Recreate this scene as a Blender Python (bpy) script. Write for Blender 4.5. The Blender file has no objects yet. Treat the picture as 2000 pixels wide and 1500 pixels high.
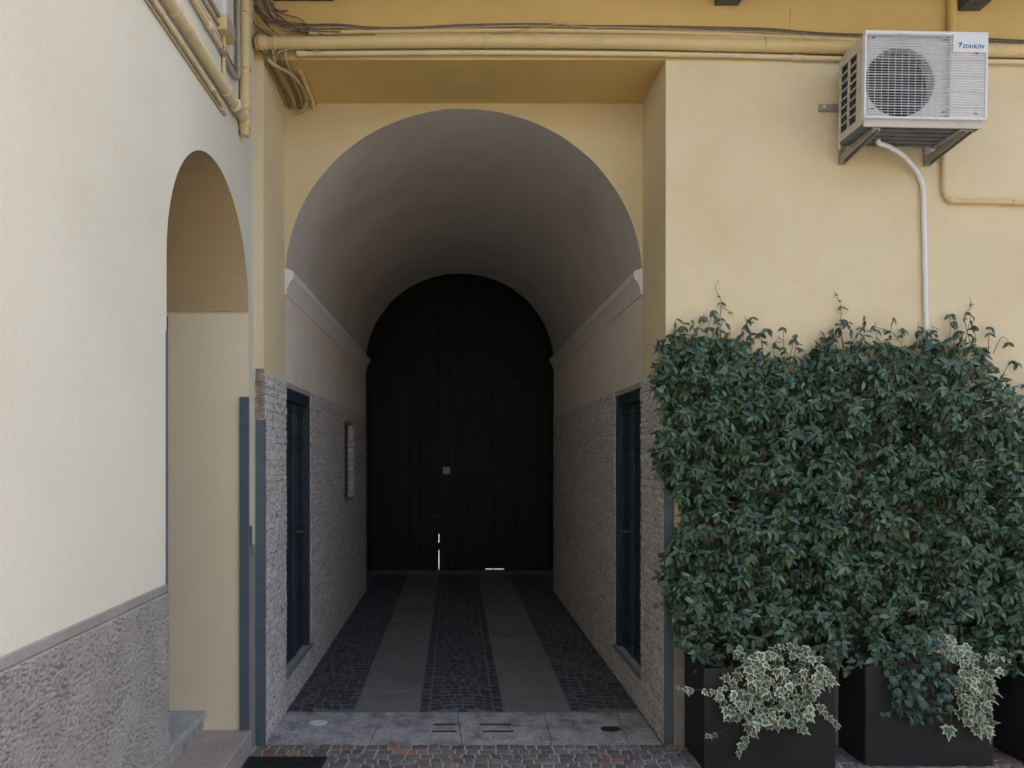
import bpy, bmesh, math, random
from mathutils import Vector, Matrix, noise

random.seed(7)
sc = bpy.context.scene
R = math.radians
U = random.uniform

# ------------------------------------------------------------------ camera
F, CU, CV, CH = 1333.0, 890.0, 890.0, 1.90      # focal (px of 2000), vanishing point, eye height
cd = bpy.data.cameras.new('camera')
cam = bpy.data.objects.new('camera', cd)
sc.collection.objects.link(cam)
cam.location = (0, 0, CH)
cam.rotation_euler = (R(90), 0, 0)
cd.sensor_width = 36
cd.lens = F / 2000 * 36
cd.shift_x = (1000 - CU) / 2000
cd.shift_y = (CV - 750) / 2000
cd.clip_start = 0.05
cd.clip_end = 800
sc.camera = cam
sc.render.resolution_x, sc.render.resolution_y = 1024, 768

# ------------------------------------------------------------------ sky, sun, exposure
SUN_EL, SUN_AZ = 55, 40           # azimuth clockwise from +Y (seen from above): behind the yellow building
w = bpy.data.worlds.new('World')
sc.world = w
w.use_nodes = True
nt = w.node_tree
sky = nt.nodes.new('ShaderNodeTexSky')
sky.sky_type = 'NISHITA'
sky.sun_disc = False
sky.sun_elevation = R(SUN_EL)
sky.sun_rotation = R(SUN_AZ)
sky.air_density = 1.0
sky.dust_density = 7.0
sky.ozone_density = 0.5
bg = nt.nodes['Background']
bg.inputs[1].default_value = 0.15
nt.links.new(sky.outputs[0], bg.inputs[0])

sd = bpy.data.lights.new('sun', 'SUN')
sun = bpy.data.objects.new('sun', sd)
sc.collection.objects.link(sun)
sd.energy = 2.2
sd.angle = R(0.53)
sd.color = (1.0, 0.95, 0.87)
_d = Vector((math.sin(R(SUN_AZ)) * math.cos(R(SUN_EL)), math.cos(R(SUN_AZ)) * math.cos(R(SUN_EL)), math.sin(R(SUN_EL))))
sun.rotation_euler = _d.to_track_quat('Z', 'Y').to_euler()
sun.location = _d * 30

sc.view_settings.view_transform = 'Standard'
sc.view_settings.look = 'None'
sc.view_settings.gamma = 1.0
sc.view_settings.use_curve_mapping = False
sc.view_settings.exposure = 1.77

# ------------------------------------------------------------------ main dimensions (metres)
D1 = 4.483            # courtyard face of the yellow building
D2 = 5.04             # arch face inside the recess
D3 = 9.60             # end of the barrel vault
DG = 11.0             # street gate
XL, XR = -1.262, 1.380          # passage walls
XW = -1.322                      # face of the pale wall on the left
ZS = 4.50                        # recess soffit
ZD = 2.45                        # top of the stone dado

def P(u, v, d):                  # direction of a pixel taken at a known depth
    return Vector(((u - CU) * d / F, d, CH - (v - CV) * d / F))

def PW(u, v, x):                 # a pixel taken on the plane x = const (left wall)
    d = F * x / (u - CU)
    return Vector((x, d, CH - (v - CV) * d / F))

# ------------------------------------------------------------------ materials
def nd(m, t):
    return m.node_tree.nodes.new(t)

def mat(name, c1, c2=None, rough=0.85, scale=4.0, detail=6.0, bump=0.0, bscale=200.0, bdist=0.002,
        stain=None, stain_scale=1.2, stain_lo=.5, stain_hi=.75, island=0.0, metal=0.0, spec=0.4, palette=None, grain=0.0, stretch=None):
    m = bpy.data.materials.new(name)
    m.use_nodes = True
    L = m.node_tree.links.new
    b = m.node_tree.nodes['Principled BSDF']
    b.inputs['Roughness'].default_value = rough
    b.inputs['Metallic'].default_value = metal
    b.inputs['Specular IOR Level'].default_value = spec
    tc = nd(m, 'ShaderNodeTexCoord')
    geo = nd(m, 'ShaderNodeNewGeometry')
    pos = geo.outputs['Position']
    if stretch:
        mp = nd(m, 'ShaderNodeMapping')
        mp.inputs['Scale'].default_value = stretch
        L(pos, mp.inputs[0])
        pos = mp.outputs[0]
    n1 = nd(m, 'ShaderNodeTexNoise')
    n1.inputs['Scale'].default_value = scale
    n1.inputs['Detail'].default_value = detail
    n1.inputs['Roughness'].default_value = 0.6
    L(pos, n1.inputs['Vector'])
    rp = nd(m, 'ShaderNodeValToRGB')
    rp.color_ramp.elements[0].position = .3
    rp.color_ramp.elements[1].position = .7
    rp.color_ramp.elements[0].color = (*c1, 1)
    rp.color_ramp.elements[1].color = (*(c2 or c1), 1)
    L(n1.outputs[0], rp.inputs[0])
    col = rp.outputs[0]
    rnd = None
    if island or palette:
        oi = nd(m, 'ShaderNodeObjectInfo')
        ad = nd(m, 'ShaderNodeMath'); ad.operation = 'ADD'
        L(oi.outputs['Random'], ad.inputs[0]); L(geo.outputs['Random Per Island'], ad.inputs[1])
        fr = nd(m, 'ShaderNodeMath'); fr.operation = 'FRACT'
        L(ad.outputs[0], fr.inputs[0])
        rnd = fr.outputs[0]
    if palette:
        pr = nd(m, 'ShaderNodeValToRGB')
        pr.color_ramp.interpolation = 'CONSTANT'
        el = pr.color_ramp.elements
        el[0].position = 0; el[0].color = (*palette[0][1], 1)
        el[1].position = palette[1][0]; el[1].color = (*palette[1][1], 1)
        for p_, c_ in palette[2:]:
            e = el.new(p_); e.color = (*c_, 1)
        L(rnd, pr.inputs[0])
        mx = nd(m, 'ShaderNodeMix'); mx.data_type = 'RGBA'; mx.blend_type = 'MULTIPLY'
        mx.inputs[0].default_value = 1
        L(col, mx.inputs[6]); L(pr.outputs[0], mx.inputs[7])
        col = mx.outputs[2]
    if island:
        mr = nd(m, 'ShaderNodeMapRange')
        mr.inputs[3].default_value = 1 - island; mr.inputs[4].default_value = 1 + island
        m7 = nd(m, 'ShaderNodeMath'); m7.operation = 'MULTIPLY'; m7.inputs[1].default_value = 7.31
        f7 = nd(m, 'ShaderNodeMath'); f7.operation = 'FRACT'
        L(rnd, m7.inputs[0]); L(m7.outputs[0], f7.inputs[0]); L(f7.outputs[0], mr.inputs[0])
        mx = nd(m, 'ShaderNodeMix'); mx.data_type = 'RGBA'; mx.blend_type = 'MULTIPLY'
        mx.inputs[0].default_value = 1
        L(col, mx.inputs[6]); L(mr.outputs[0], mx.inputs[7])
        col = mx.outputs[2]
    if stain:
        n2 = nd(m, 'ShaderNodeTexNoise')
        n2.inputs['Scale'].default_value = stain_scale
        n2.inputs['Detail'].default_value = 8
        n2.inputs['Roughness'].default_value = .65
        L(pos, n2.inputs['Vector'])
        r2 = nd(m, 'ShaderNodeValToRGB')
        r2.color_ramp.elements[0].position = stain_lo
        r2.color_ramp.elements[1].position = stain_hi
        L(n2.outputs[0], r2.inputs[0])
        mx = nd(m, 'ShaderNodeMix'); mx.data_type = 'RGBA'
        L(r2.outputs[0], mx.inputs[0]); L(col, mx.inputs[6]); mx.inputs[7].default_value = (*stain, 1)
        col = mx.outputs[2]
    if grain:
        n3 = nd(m, 'ShaderNodeTexNoise')
        n3.inputs['Scale'].default_value = 160
        n3.inputs['Detail'].default_value = 3
        L(pos, n3.inputs['Vector'])
        mr = nd(m, 'ShaderNodeMapRange')
        mr.inputs[1].default_value = .3; mr.inputs[2].default_value = .7
        mr.inputs[3].default_value = 1 - grain; mr.inputs[4].default_value = 1 + grain
        L(n3.outputs[0], mr.inputs[0])
        mx = nd(m, 'ShaderNodeMix'); mx.data_type = 'RGBA'; mx.blend_type = 'MULTIPLY'
        mx.inputs[0].default_value = 1
        L(col, mx.inputs[6]); L(mr.outputs[0], mx.inputs[7])
        col = mx.outputs[2]
    L(col, b.inputs['Base Color'])
    if bump:
        nb = nd(m, 'ShaderNodeTexNoise')
        nb.inputs['Scale'].default_value = bscale
        nb.inputs['Detail'].default_value = 4
        L(pos, nb.inputs['Vector'])
        bp = nd(m, 'ShaderNodeBump')
        bp.inputs['Strength'].default_value = bump
        bp.inputs['Distance'].default_value = bdist
        L(nb.outputs[0], bp.inputs['Height'])
        L(bp.outputs[0], b.inputs['Normal'])
    return m

M = {}
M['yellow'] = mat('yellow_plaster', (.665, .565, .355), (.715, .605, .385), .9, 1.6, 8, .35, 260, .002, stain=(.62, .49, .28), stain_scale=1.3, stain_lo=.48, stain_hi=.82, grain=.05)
def ochre_above(m, z, c):
    """above height z (wall strip over the pipes, recess soffit) the colour is stronger ochre"""
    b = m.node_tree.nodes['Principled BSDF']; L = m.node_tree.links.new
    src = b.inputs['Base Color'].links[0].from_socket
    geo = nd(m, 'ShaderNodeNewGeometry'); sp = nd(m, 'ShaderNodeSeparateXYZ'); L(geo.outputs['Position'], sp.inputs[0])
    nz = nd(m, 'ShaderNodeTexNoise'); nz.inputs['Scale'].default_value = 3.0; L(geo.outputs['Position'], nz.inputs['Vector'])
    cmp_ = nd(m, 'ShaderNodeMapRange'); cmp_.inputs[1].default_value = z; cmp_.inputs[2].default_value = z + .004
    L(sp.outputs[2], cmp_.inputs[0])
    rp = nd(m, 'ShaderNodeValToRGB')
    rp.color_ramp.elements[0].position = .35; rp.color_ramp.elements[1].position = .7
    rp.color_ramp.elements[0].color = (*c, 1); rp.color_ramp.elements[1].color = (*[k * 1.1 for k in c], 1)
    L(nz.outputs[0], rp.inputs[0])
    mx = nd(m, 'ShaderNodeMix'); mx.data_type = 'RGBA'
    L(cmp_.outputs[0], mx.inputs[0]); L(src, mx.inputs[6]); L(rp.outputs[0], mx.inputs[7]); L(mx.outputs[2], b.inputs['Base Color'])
ochre_above(M['yellow'], 4.494, (.60, .42, .155))
M['arch'] = mat('arch_face_plaster', (.62, .51, .295), (.68, .57, .345), .9, 1.5, 8, .3, 260, .002, grain=.05)
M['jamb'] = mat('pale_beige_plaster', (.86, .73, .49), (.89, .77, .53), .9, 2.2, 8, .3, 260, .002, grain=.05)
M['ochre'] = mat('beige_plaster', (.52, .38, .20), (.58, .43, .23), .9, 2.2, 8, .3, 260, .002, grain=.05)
M['cream'] = mat('pale_cream_plaster', (.62, .605, .505), (.66, .645, .545), .9, 1.4, 8, .35, 240, .002, stain=(.585, .565, .46), stain_scale=.8, grain=.05)
M['plaster2'] = mat('pale_passage_plaster', (.70, .645, .54), (.76, .70, .60), .9, 1.8, 8, .3, 220, .002, stain=(.61, .56, .46), stain_scale=1.3, grain=.05)
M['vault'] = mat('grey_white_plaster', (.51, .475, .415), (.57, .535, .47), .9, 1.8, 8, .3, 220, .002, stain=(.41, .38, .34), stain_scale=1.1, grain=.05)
M['cornice'] = mat('white_painted_moulding', (.70, .66, .60), (.76, .72, .66), .8, 5, 6, .2, 200)
M['rear'] = mat('grey_brown_render', (.20, .16, .11), (.26, .21, .15), .9, 3, 6)
M['mortar'] = mat('dado_mortar', (.30, .285, .27), (.40, .38, .36), .95, 30, 6, .5, 180, .003)
M['stone'] = mat('split_stone', (.46, .44, .415), (.78, .755, .72), .92, 40, 10, .8, 90, .006, island=.08,
                 palette=[(0, (1, .98, .96)), (.35, (.96, .96, .98)), (.6, (1.0, .97, .92)), (.85, (.90, .90, .91))],
                 stain=(.12, .114, .106), stain_scale=42, stain_lo=.53, stain_hi=.64, grain=.3)
M['rough'] = mat('grey_roughcast', (.23, .22, .208), (.30, .288, .273), .95, 9, 8, .5, 160, .003, grain=.12)
M['greyband'] = mat('grey_smooth_render', (.235, .225, .212), (.28, .268, .253), .9, 6, 6, .3, 160)
M['guard'] = mat('blue_grey_paint', (.085, .115, .135), (.11, .14, .16), .55, 6, 6, .15, 90, stain=(.15, .17, .18), stain_scale=6, stain_lo=.62, stain_hi=.78)
M['oldrender'] = mat('broken_brown_render', (.20, .15, .11), (.38, .32, .26), .95, 26, 8, 1, 80, .008)
M['cobble'] = mat('porphyry_cobble', (.125, .115, .108), (.19, .176, .165), .75, 18, 8, .6, 120, .004, island=.3,
                  palette=[(0, (1, .98, .95)), (.3, (1.05, .94, .88)), (.5, (.86, .86, .88)), (.72, (1.03, 1, .94)), (.92, (1.75, 1.0, .68))], grain=.2)
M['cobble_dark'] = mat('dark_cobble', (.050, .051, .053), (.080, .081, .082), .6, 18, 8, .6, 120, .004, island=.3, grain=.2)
M['joint'] = mat('joint_sand', (.34, .33, .31), (.46, .45, .42), .95, 40, 6, .6, 180, .003)
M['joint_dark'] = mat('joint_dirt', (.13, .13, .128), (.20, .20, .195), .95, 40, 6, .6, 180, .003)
M['granite'] = mat('worn_granite', (.31, .30, .285), (.44, .425, .405), .8, 9, 10, .8, 120, .005, stain=(.15, .144, .136), stain_scale=5.5, stain_lo=.47, stain_hi=.68, grain=.6)
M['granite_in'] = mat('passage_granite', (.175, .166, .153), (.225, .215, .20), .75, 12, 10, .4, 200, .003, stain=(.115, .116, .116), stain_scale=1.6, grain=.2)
M['step'] = mat('red_granite_step', (.33, .295, .27), (.42, .355, .32), .7, 12, 8, .3, 200, .002, stain=(.28, .27, .26), stain_scale=3, grain=.35)
M['slate'] = mat('worn_slate_step', (.30, .31, .31), (.45, .46, .45), .6, 8, 8, .6, 60, .004, grain=.15)
M['pipe'] = mat('cream_painted_pipe', (.62, .47, .22), (.68, .53, .27), .6, 9, 6, .2, 120, stain=(.42, .36, .26), stain_scale=7, stain_lo=.6, stain_hi=.78)
M['pipe_pale'] = mat('pale_painted_pipe', (.64, .53, .32), (.70, .59, .38), .6, 9, 6, .2, 120, stain=(.50, .42, .26), stain_scale=5, stain_lo=.55, stain_hi=.78)
M['cable'] = mat('grey_cable', (.13, .105, .075), (.22, .18, .13), .7, 30, 4)
M['cable_y'] = mat('painted_cable', (.40, .32, .18), (.50, .40, .23), .7, 30, 4)
M['conduit'] = mat('grey_conduit', (.30, .265, .215), (.40, .36, .30), .6, 30, 4)
M['white'] = mat('white_plastic', (.70, .71, .73), (.74, .75, .77), .5, 20, 4)
M['ac'] = mat('ac_ivory_paint', (.66, .66, .65), (.70, .70, .69), .4, 3, 5, 0, spec=.5)
M['ac_beige'] = mat('ac_beige_paint', (.52, .48, .41), (.57, .53, .46), .5, 6, 5, stain=(.42, .38, .31), stain_scale=5)
M['acdark'] = mat('ac_dark_coil', (.018, .024, .028), (.03, .038, .042), .5, 60, 3)
M['fan'] = mat('fan_grey_plastic', (.010, .013, .015), (.018, .022, .025), .45, 10, 3)
M['acpan'] = mat('ac_base_pan', (.10, .11, .11), (.17, .18, .175), .6, 12, 6, metal=.3)
M['bracket'] = mat('galvanised_bracket', (.34, .32, .28), (.42, .40, .36), .5, 14, 6, metal=.4)
M['logo'] = mat('teal_blue_print', (.005, .17, .28), None, .5)
M['logo2'] = mat('cyan_print', (.02, .36, .42), None, .5)
M['door'] = mat('dark_blue_door_paint', (.020, .034, .042), (.028, .046, .056), .45, 5, 5, .15, 40, spec=.5)
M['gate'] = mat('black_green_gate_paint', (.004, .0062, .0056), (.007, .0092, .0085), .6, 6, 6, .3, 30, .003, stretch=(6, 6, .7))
M['iron'] = mat('dark_iron', (.03, .03, .03), (.06, .055, .05), .6, 40, 5, metal=.5)
M['steel'] = mat('dull_steel', (.58, .62, .62), (.70, .74, .73), .45, 20, 5)
M['label_plate'] = mat('yellowed_plate', (.40, .38, .26), (.46, .43, .30), .6)
M['brass'] = mat('tarnished_metal', (.10, .095, .08), (.16, .15, .12), .45, 20, 4, metal=.4)
M['rubber'] = mat('black_rubber', (.012, .016, .015), (.02, .024, .023), .7, 30, 4)
M['planter'] = mat('anthracite_planter', (.014, .0155, .016), (.022, .023, .023), .6, 3, 8, .25, 150, .001, stain=(.038, .035, .032), stain_scale=2.2, stain_lo=.5, stain_hi=.8)
M['soil'] = mat('potting_soil', (.03, .022, .016), (.05, .038, .028), .95, 40, 6, 1, 60, .01)
M['twig'] = mat('brown_twig', (.07, .05, .03), (.12, .085, .05), .8, 30, 4)
M['corbel'] = mat('dark_stone_corbel', (.07, .065, .06), (.13, .12, .105), .9, 14, 8, .6, 60, .005)
M['terrace'] = mat('balcony_stone', (.28, .25, .20), (.36, .32, .26), .9, 6, 6, .3, 80)
M['ground'] = mat('grey_paving', (.20, .195, .19), (.27, .265, .26), .9, 3, 8, .3, 60)

def leafmat(name, c1, c2, rough, trans, pal=None):
    m = mat(name, c1, c2, rough, 30, 3, island=.35, spec=.5, palette=pal)
    b = m.node_tree.nodes['Principled BSDF']
    out = m.node_tree.nodes['Material Output']
    tr = nd(m, 'ShaderNodeBsdfTranslucent')
    tr.inputs[0].default_value = (*[min(1, c * 1.6) for c in c2], 1)
    ms = nd(m, 'ShaderNodeMixShader')
    ms.inputs[0].default_value = trans
    L = m.node_tree.links.new
    L(b.outputs[0], ms.inputs[1]); L(tr.outputs[0], ms.inputs[2]); L(ms.outputs[0], out.inputs[0])
    return m
M['jas'] = leafmat('jasmine_leaf', (.024, .056, .028), (.050, .098, .049), .34, .04,
                   [(0, (.62, .68, .70)), (.3, (1, 1, 1)), (.55, (1.35, 1.3, 1.25)), (.8, (1.9, 1.75, 1.6)), (.96, (1.9, 1.6, .75))])
M['ivy_green'] = leafmat('ivy_green', (.050, .100, .065), (.085, .145, .095), .45, .12)
M['ivy_cream'] = leafmat('ivy_cream_margin', (.43, .46, .30), (.56, .58, .41), .5, .12)
M['ivy_dark'] = leafmat('ivy_dark', (.030, .075, .048), (.050, .105, .070), .42, .12)
M['ivy_vein'] = leafmat('ivy_pale_vein', (.08, .14, .09), (.12, .18, .12), .45, .12)

# ------------------------------------------------------------------ mesh builder
ORG = {}                                   # world origin of each parent
COL = sc.collection

class MB:
    def __init__(s):
        s.v = []; s.f = []; s.mi = []; s.sm = []
    def add(s, vs, fs, mi=0, smooth=False):
        o = len(s.v)
        s.v += [Vector(p) for p in vs]
        for f in fs:
            s.f.append([i + o for i in f]); s.mi.append(mi); s.sm.append(smooth)
        return s
    def box(s, x0, x1, y0, y1, z0, z1, mi=0):
        vs = [(x0, y0, z0), (x1, y0, z0), (x1, y1, z0), (x0, y1, z0), (x0, y0, z1), (x1, y0, z1), (x1, y1, z1), (x0, y1, z1)]
        return s.add(vs, [(0, 3, 2, 1), (4, 5, 6, 7), (0, 1, 5, 4), (1, 2, 6, 5), (2, 3, 7, 6), (3, 0, 4, 7)], mi)
    def bbox(s, x0, x1, y0, y1, z0, z1, bev=.004, seg=2, mi=0):
        bm = bmesh.new()
        bmesh.ops.create_cube(bm, size=1)
        for v in bm.verts:
            v.co = Vector(((x0 + x1) / 2 + v.co.x * (x1 - x0), (y0 + y1) / 2 + v.co.y * (y1 - y0), (z0 + z1) / 2 + v.co.z * (z1 - z0)))
        bev = min(bev, .45 * min(x1 - x0, y1 - y0, z1 - z0))
        bmesh.ops.bevel(bm, geom=list(bm.edges), offset=bev, segments=seg, affect='EDGES', profile=.5)
        bm.verts.index_update()
        s.add([v.co.copy() for v in bm.verts], [[v.index for v in f.verts] for f in bm.faces], mi)
        bm.free()
        return s
    def prism(s, pts, a, b, axis, mi=0):
        """extrude a 2D outline: axis 'y' -> pts are (x,z); axis 'x' -> pts are (y,z); axis 'z' -> (x,y)"""
        def mk(p, t):
            return {'y': (p[0], t, p[1]), 'x': (t, p[0], p[1]), 'z': (p[0], p[1], t)}[axis]
        n = len(pts)
        vs = [mk(p, a) for p in pts] + [mk(p, b) for p in pts]
        fs = [list(range(n))[::-1], [n + i for i in range(n)]]
        fs += [(i, (i + 1) % n, n + (i + 1) % n, n + i) for i in range(n)]
        return s.add(vs, fs, mi)
    def tube(s, path, r, n=10, mi=0, cap=True, rr=None):
        path = [Vector(p) for p in path]
        k = len(path)
        rings = []
        t0 = (path[1] - path[0]).normalized()
        up = Vector((0, 0, 1)) if abs(t0.z) < .9 else Vector((1, 0, 0))
        nx = t0.cross(up).normalized()
        for i in range(k):
            a = path[max(0, i - 1)]; b = path[min(k - 1, i + 1)]
            t = (b - a).normalized()
            nx = (nx - t * nx.dot(t)).normalized()
            ny = t.cross(nx)
            q = rr[i] if rr else r
            rings.append([path[i] + nx * (q * math.cos(2 * math.pi * j / n)) + ny * (q * math.sin(2 * math.pi * j / n)) for j in range(n)])
        vs = [p for rg in rings for p in rg]
        fs = []
        for i in range(k - 1):
            for j in range(n):
                fs.append((i * n + j, i * n + (j + 1) % n, (i + 1) * n + (j + 1) % n, (i + 1) * n + j))
        s.add(vs, fs, mi, True)
        if cap:
            s.add(rings[0], [list(range(n))[::-1]], mi)
            s.add(rings[-1], [list(range(n))], mi)
        return s
    def recalc(s):
        bm = bmesh.new()
        vs = [bm.verts.new(p) for p in s.v]
        return bm
    def mesh(s, name, mats, org, fix=True):
        me = bpy.data.meshes.new(name)
        me.from_pydata([p - org for p in s.v], [], s.f)
        for m_ in (mats if isinstance(mats, (list, tuple)) else [mats]):
            me.materials.append(M[m_])
        me.polygons.foreach_set('material_index', s.mi)
        me.polygons.foreach_set('use_smooth', s.sm)
        if fix:
            bm = bmesh.new(); bm.from_mesh(me)
            bmesh.ops.recalc_face_normals(bm, faces=bm.faces)
            bm.to_mesh(me); bm.free()
        me.update()
        return me
    def build(s, name, mats, parent=None, fix=True, origin=None):
        xs = [p.x for p in s.v]; ys = [p.y for p in s.v]; zs = [p.z for p in s.v]
        org = origin or Vector(((min(xs) + max(xs)) / 2, (min(ys) + max(ys)) / 2, min(zs)))
        me = s.mesh(name, mats, org, fix)
        return link(name, me, org, parent)

def link(name, me, org, parent=None, rot=None, scale=None):
    o = bpy.data.objects.new(name, me)
    COL.objects.link(o)
    po = ORG[parent.name] if parent else Vector((0, 0, 0))
    if parent:
        o.parent = parent
    o.location = Vector(org) - po
    if rot is not None:
        o.rotation_mode = 'QUATERNION'; o.rotation_quaternion = rot
    if scale is not None:
        o.scale = (scale,) * 3
    ORG[o.name] = Vector(org)
    return o

def tag(o, label=None, cat=None, group=None, kind=None):
    if label: o['label'] = label
    if cat: o['category'] = cat
    if group: o['group'] = group
    if kind: o['kind'] = kind
    return o

def thing(name, loc, label, cat, group=None):
    return tag(link(name, None, Vector(loc)), label, cat, group)

def smooth_path(pts, sub=6):
    pts = [Vector(p) for p in pts]
    q = [pts[0] * 2 - pts[1]] + pts + [pts[-1] * 2 - pts[-2]]
    out = []
    for i in range(1, len(q) - 2):
        p0, p1, p2, p3 = q[i - 1:i + 3]
        for k in range(sub):
            t = k / sub
            out.append(.5 * ((2 * p1) + (p2 - p0) * t + (2 * p0 - 5 * p1 + 4 * p2 - p3) * t * t + (3 * p1 - p0 - 3 * p2 + p3) * t ** 3))
    out.append(pts[-1])
    return out

# ================================================================== SETTING: ground and passage floor
g = MB().box(-120, 120, -120, 120, -.30, -.045).build('courtyard_ground', 'ground')
tag(g, kind='structure')
bed = MB().box(-4, 6, -2.0, D1 - .002, -.044, -.004).build('paving_bed', 'joint')
tag(bed, kind='structure')
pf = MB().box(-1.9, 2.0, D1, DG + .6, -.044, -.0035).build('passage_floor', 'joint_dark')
tag(pf, kind='structure')

def cell_piece(mb, q, gap, h, bev, z0):
    """one cobble: quad q (4 xy corners) shrunk by a joint, chamfered top"""
    c = sum((Vector(p) for p in q), Vector((0, 0))) / 4
    def ins(d):
        out = []
        for p in q:
            v = Vector(p) - c
            l = v.length
            out.append(c + v * max(.2, (l - d) / l))
        return out
    a = ins(gap); b = ins(gap + bev * .35); t = ins(gap + bev)
    hz = z0 + h + U(-.003, .003)
    tl = [U(-.0015, .0015) for _ in range(4)]
    vs = [(p.x, p.y, z0) for p in a] + [(p.x, p.y, hz - bev * .55 + tl[i]) for i, p in enumerate(b)] + [(p.x, p.y, hz + tl[i]) for i, p in enumerate(t)]
    fs = []
    for k in (0, 4):
        for i in range(4):
            j = (i + 1) % 4
            fs.append((k + i, k + j, k + 4 + j, k + 4 + i))
    fs.append((8, 9, 10, 11))
    mb.add(vs, fs)

def cell_grid(x0, x1, y0, y1, cw, cl, jit, curve=None):
    nx = max(1, round((x1 - x0) / cw)); ny = max(1, round((y1 - y0) / cl))
    pts = {}
    for j in range(ny + 1):
        for i in range(nx + 1):
            x = x0 + (x1 - x0) * i / nx; y = y0 + (y1 - y0) * j / ny
            if 0 < i < nx: x += U(-jit, jit) * cw
            if 0 < j < ny:
                y += U(-jit, jit) * cl
                if curve: y += curve(x, y)
            pts[i, j] = (x, y)
    off = [U(-.35, .35) * cw for _ in range(ny)]
    cells = []
    for j in range(ny):
        for i in range(nx):
            cells.append([pts[i, j], pts[i + 1, j], pts[i + 1, j + 1], pts[i, j + 1]])
    return cells

def rows_grid(x0, x1, y0, y1, cw, cl, jit, curve=None):
    """running-bond rows of cobbles of uneven width; rows may be bowed"""
    cells = []
    ny = max(1, round((y1 - y0) / cl))
    for j in range(ny):
        ya = y0 + (y1 - y0) * j / ny; yb = y0 + (y1 - y0) * (j + 1) / ny
        x = x0
        xs = [x0]
        while x < x1 - cw * .5:
            x += cw * U(.72, 1.3)
            xs.append(min(x, x1))
        if xs[-1] < x1:
            xs[-1] = x1
        sk = [0 if k in (0, len(xs) - 1) else U(-jit, jit) * cw for k in range(len(xs))]
        for k in range(len(xs) - 1):
            a, b = xs[k], xs[k + 1]
            c = curve or (lambda x, y: 0)
            cells.append([(a, ya + c(a, ya)), (b, ya + c(b, ya)), (b + sk[k + 1], yb + c(b, yb) ), (a + sk[k], yb + c(a, yb))])
    return cells

def fan(x, y):
    s = .75                                        # overlapping arcs as in segmental paving
    t = ((x + 10.13) % s) / s * 2 - 1
    return (-.055 * t * t + .02) * max(0, min(1, (D1 - .085 - y) / .22))

def lay(cells, parent, matn, gap, h, bev, z0, near, maxparts, name='cobblestone'):
    """cells that show largest become parts, the others one stuff mesh"""
    cells = sorted(cells, key=near)
    stuff = MB()
    for i, q in enumerate(cells):
        if i < maxparts:
            m_ = MB(); cell_piece(m_, q, gap, h, bev, z0)
            m_.build(name, matn, parent)
        else:
            cell_piece(stuff, q, gap, h, bev, z0)
    if stuff.v:
        tag(stuff.build(name + '_field', matn, parent), kind='stuff')

# courtyard: one straight course along the threshold, then bowed courses
cs = rows_grid(-1.30, 3.6, D1 - .072, D1 - .004, .088, .07, .05)
cs2 = rows_grid(-1.30, 3.6, 2.2, D1 - .076, .082, .066, .16, fan)
cs2 = [q for q in cs2 if max(p[1] for p in q) < D1 - .070]
def nearc(q):
    cx = sum(p[0] for p in q) / 4; cy = sum(p[1] for p in q) / 4
    return (0 if cy > 4.11 and -1.3 < cx < 1.9 else 1, abs(cx) + (4.5 - cy))
lay(cs + cs2, bed, 'cobble', .0052, .024, .009, -.02, nearc, 280)

# passage: cobble strips between two lines of granite wheel slabs
XS = [XL, -.757, -.272, .359, .862, XR]
cc = []
cc += rows_grid(XS[0], XS[1], D2 + .01, DG - .12, .088, .085, .12, lambda x, y: .035 * math.sin(x * 9))
b_ = .075
cc += rows_grid(XS[2], XS[2] + b_, D2 + .01, DG - .12, .08, .095, .0)
cc += rows_grid(XS[3] - b_, XS[3], D2 + .01, DG - .12, .08, .095, .0)
cc += rows_grid(XS[2] + b_, XS[3] - b_, D2 + .01, DG - .12, .080, .075, .2, lambda x, y: .07 * math.cos((x - .04) * 5.5) - .07)
cc += rows_grid(XS[4], XS[5], D2 + .01, DG - .12, .088, .085, .12, lambda x, y: .035 * math.sin(x * 9))
cc = [q for q in cc if min(p[1] for p in q) > D2 + .004]
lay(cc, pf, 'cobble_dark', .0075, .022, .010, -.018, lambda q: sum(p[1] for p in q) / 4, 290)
for xa, xb, ys in ((XS[1], XS[2], [D2 + .006, 5.50, 6.62, 7.9, 9.2, DG - .12]), (XS[3], XS[4], [D2 + .006, 5.9, 7.1, 8.5, 9.6, DG - .12])):
    for ya, yb in zip(ys[:-1], ys[1:]):
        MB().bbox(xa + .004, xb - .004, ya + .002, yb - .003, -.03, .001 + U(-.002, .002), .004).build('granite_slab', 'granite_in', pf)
# threshold of big worn granite pieces between courtyard and passage
tx = [XL + .02, -1.045, -.525, .015, .655, 1.19, XR - .02]
for i, (a, b) in enumerate(zip(tx[:-1], tx[1:])):
    sk = [.03, .05, .04, -.03, .02, .05, 0]
    q = [(a - sk[i], D1 + .002), (b - sk[i + 1] - .006, D1 + .002), (b + .0 - .006, D2), (a, D2)]
    MB().prism(q, -.03, .004 + U(-.001, .001), 'z').build('granite_slab', 'granite', pf)
MB().prism([(x, y) for x, y in [(-1.30, D1 + .002), (XL + .02 - .035, D1 + .002), (XL + .015, D2), (XL, D2)]], -.03, .0, 'z').build('granite_slab', 'granite', pf)
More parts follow.
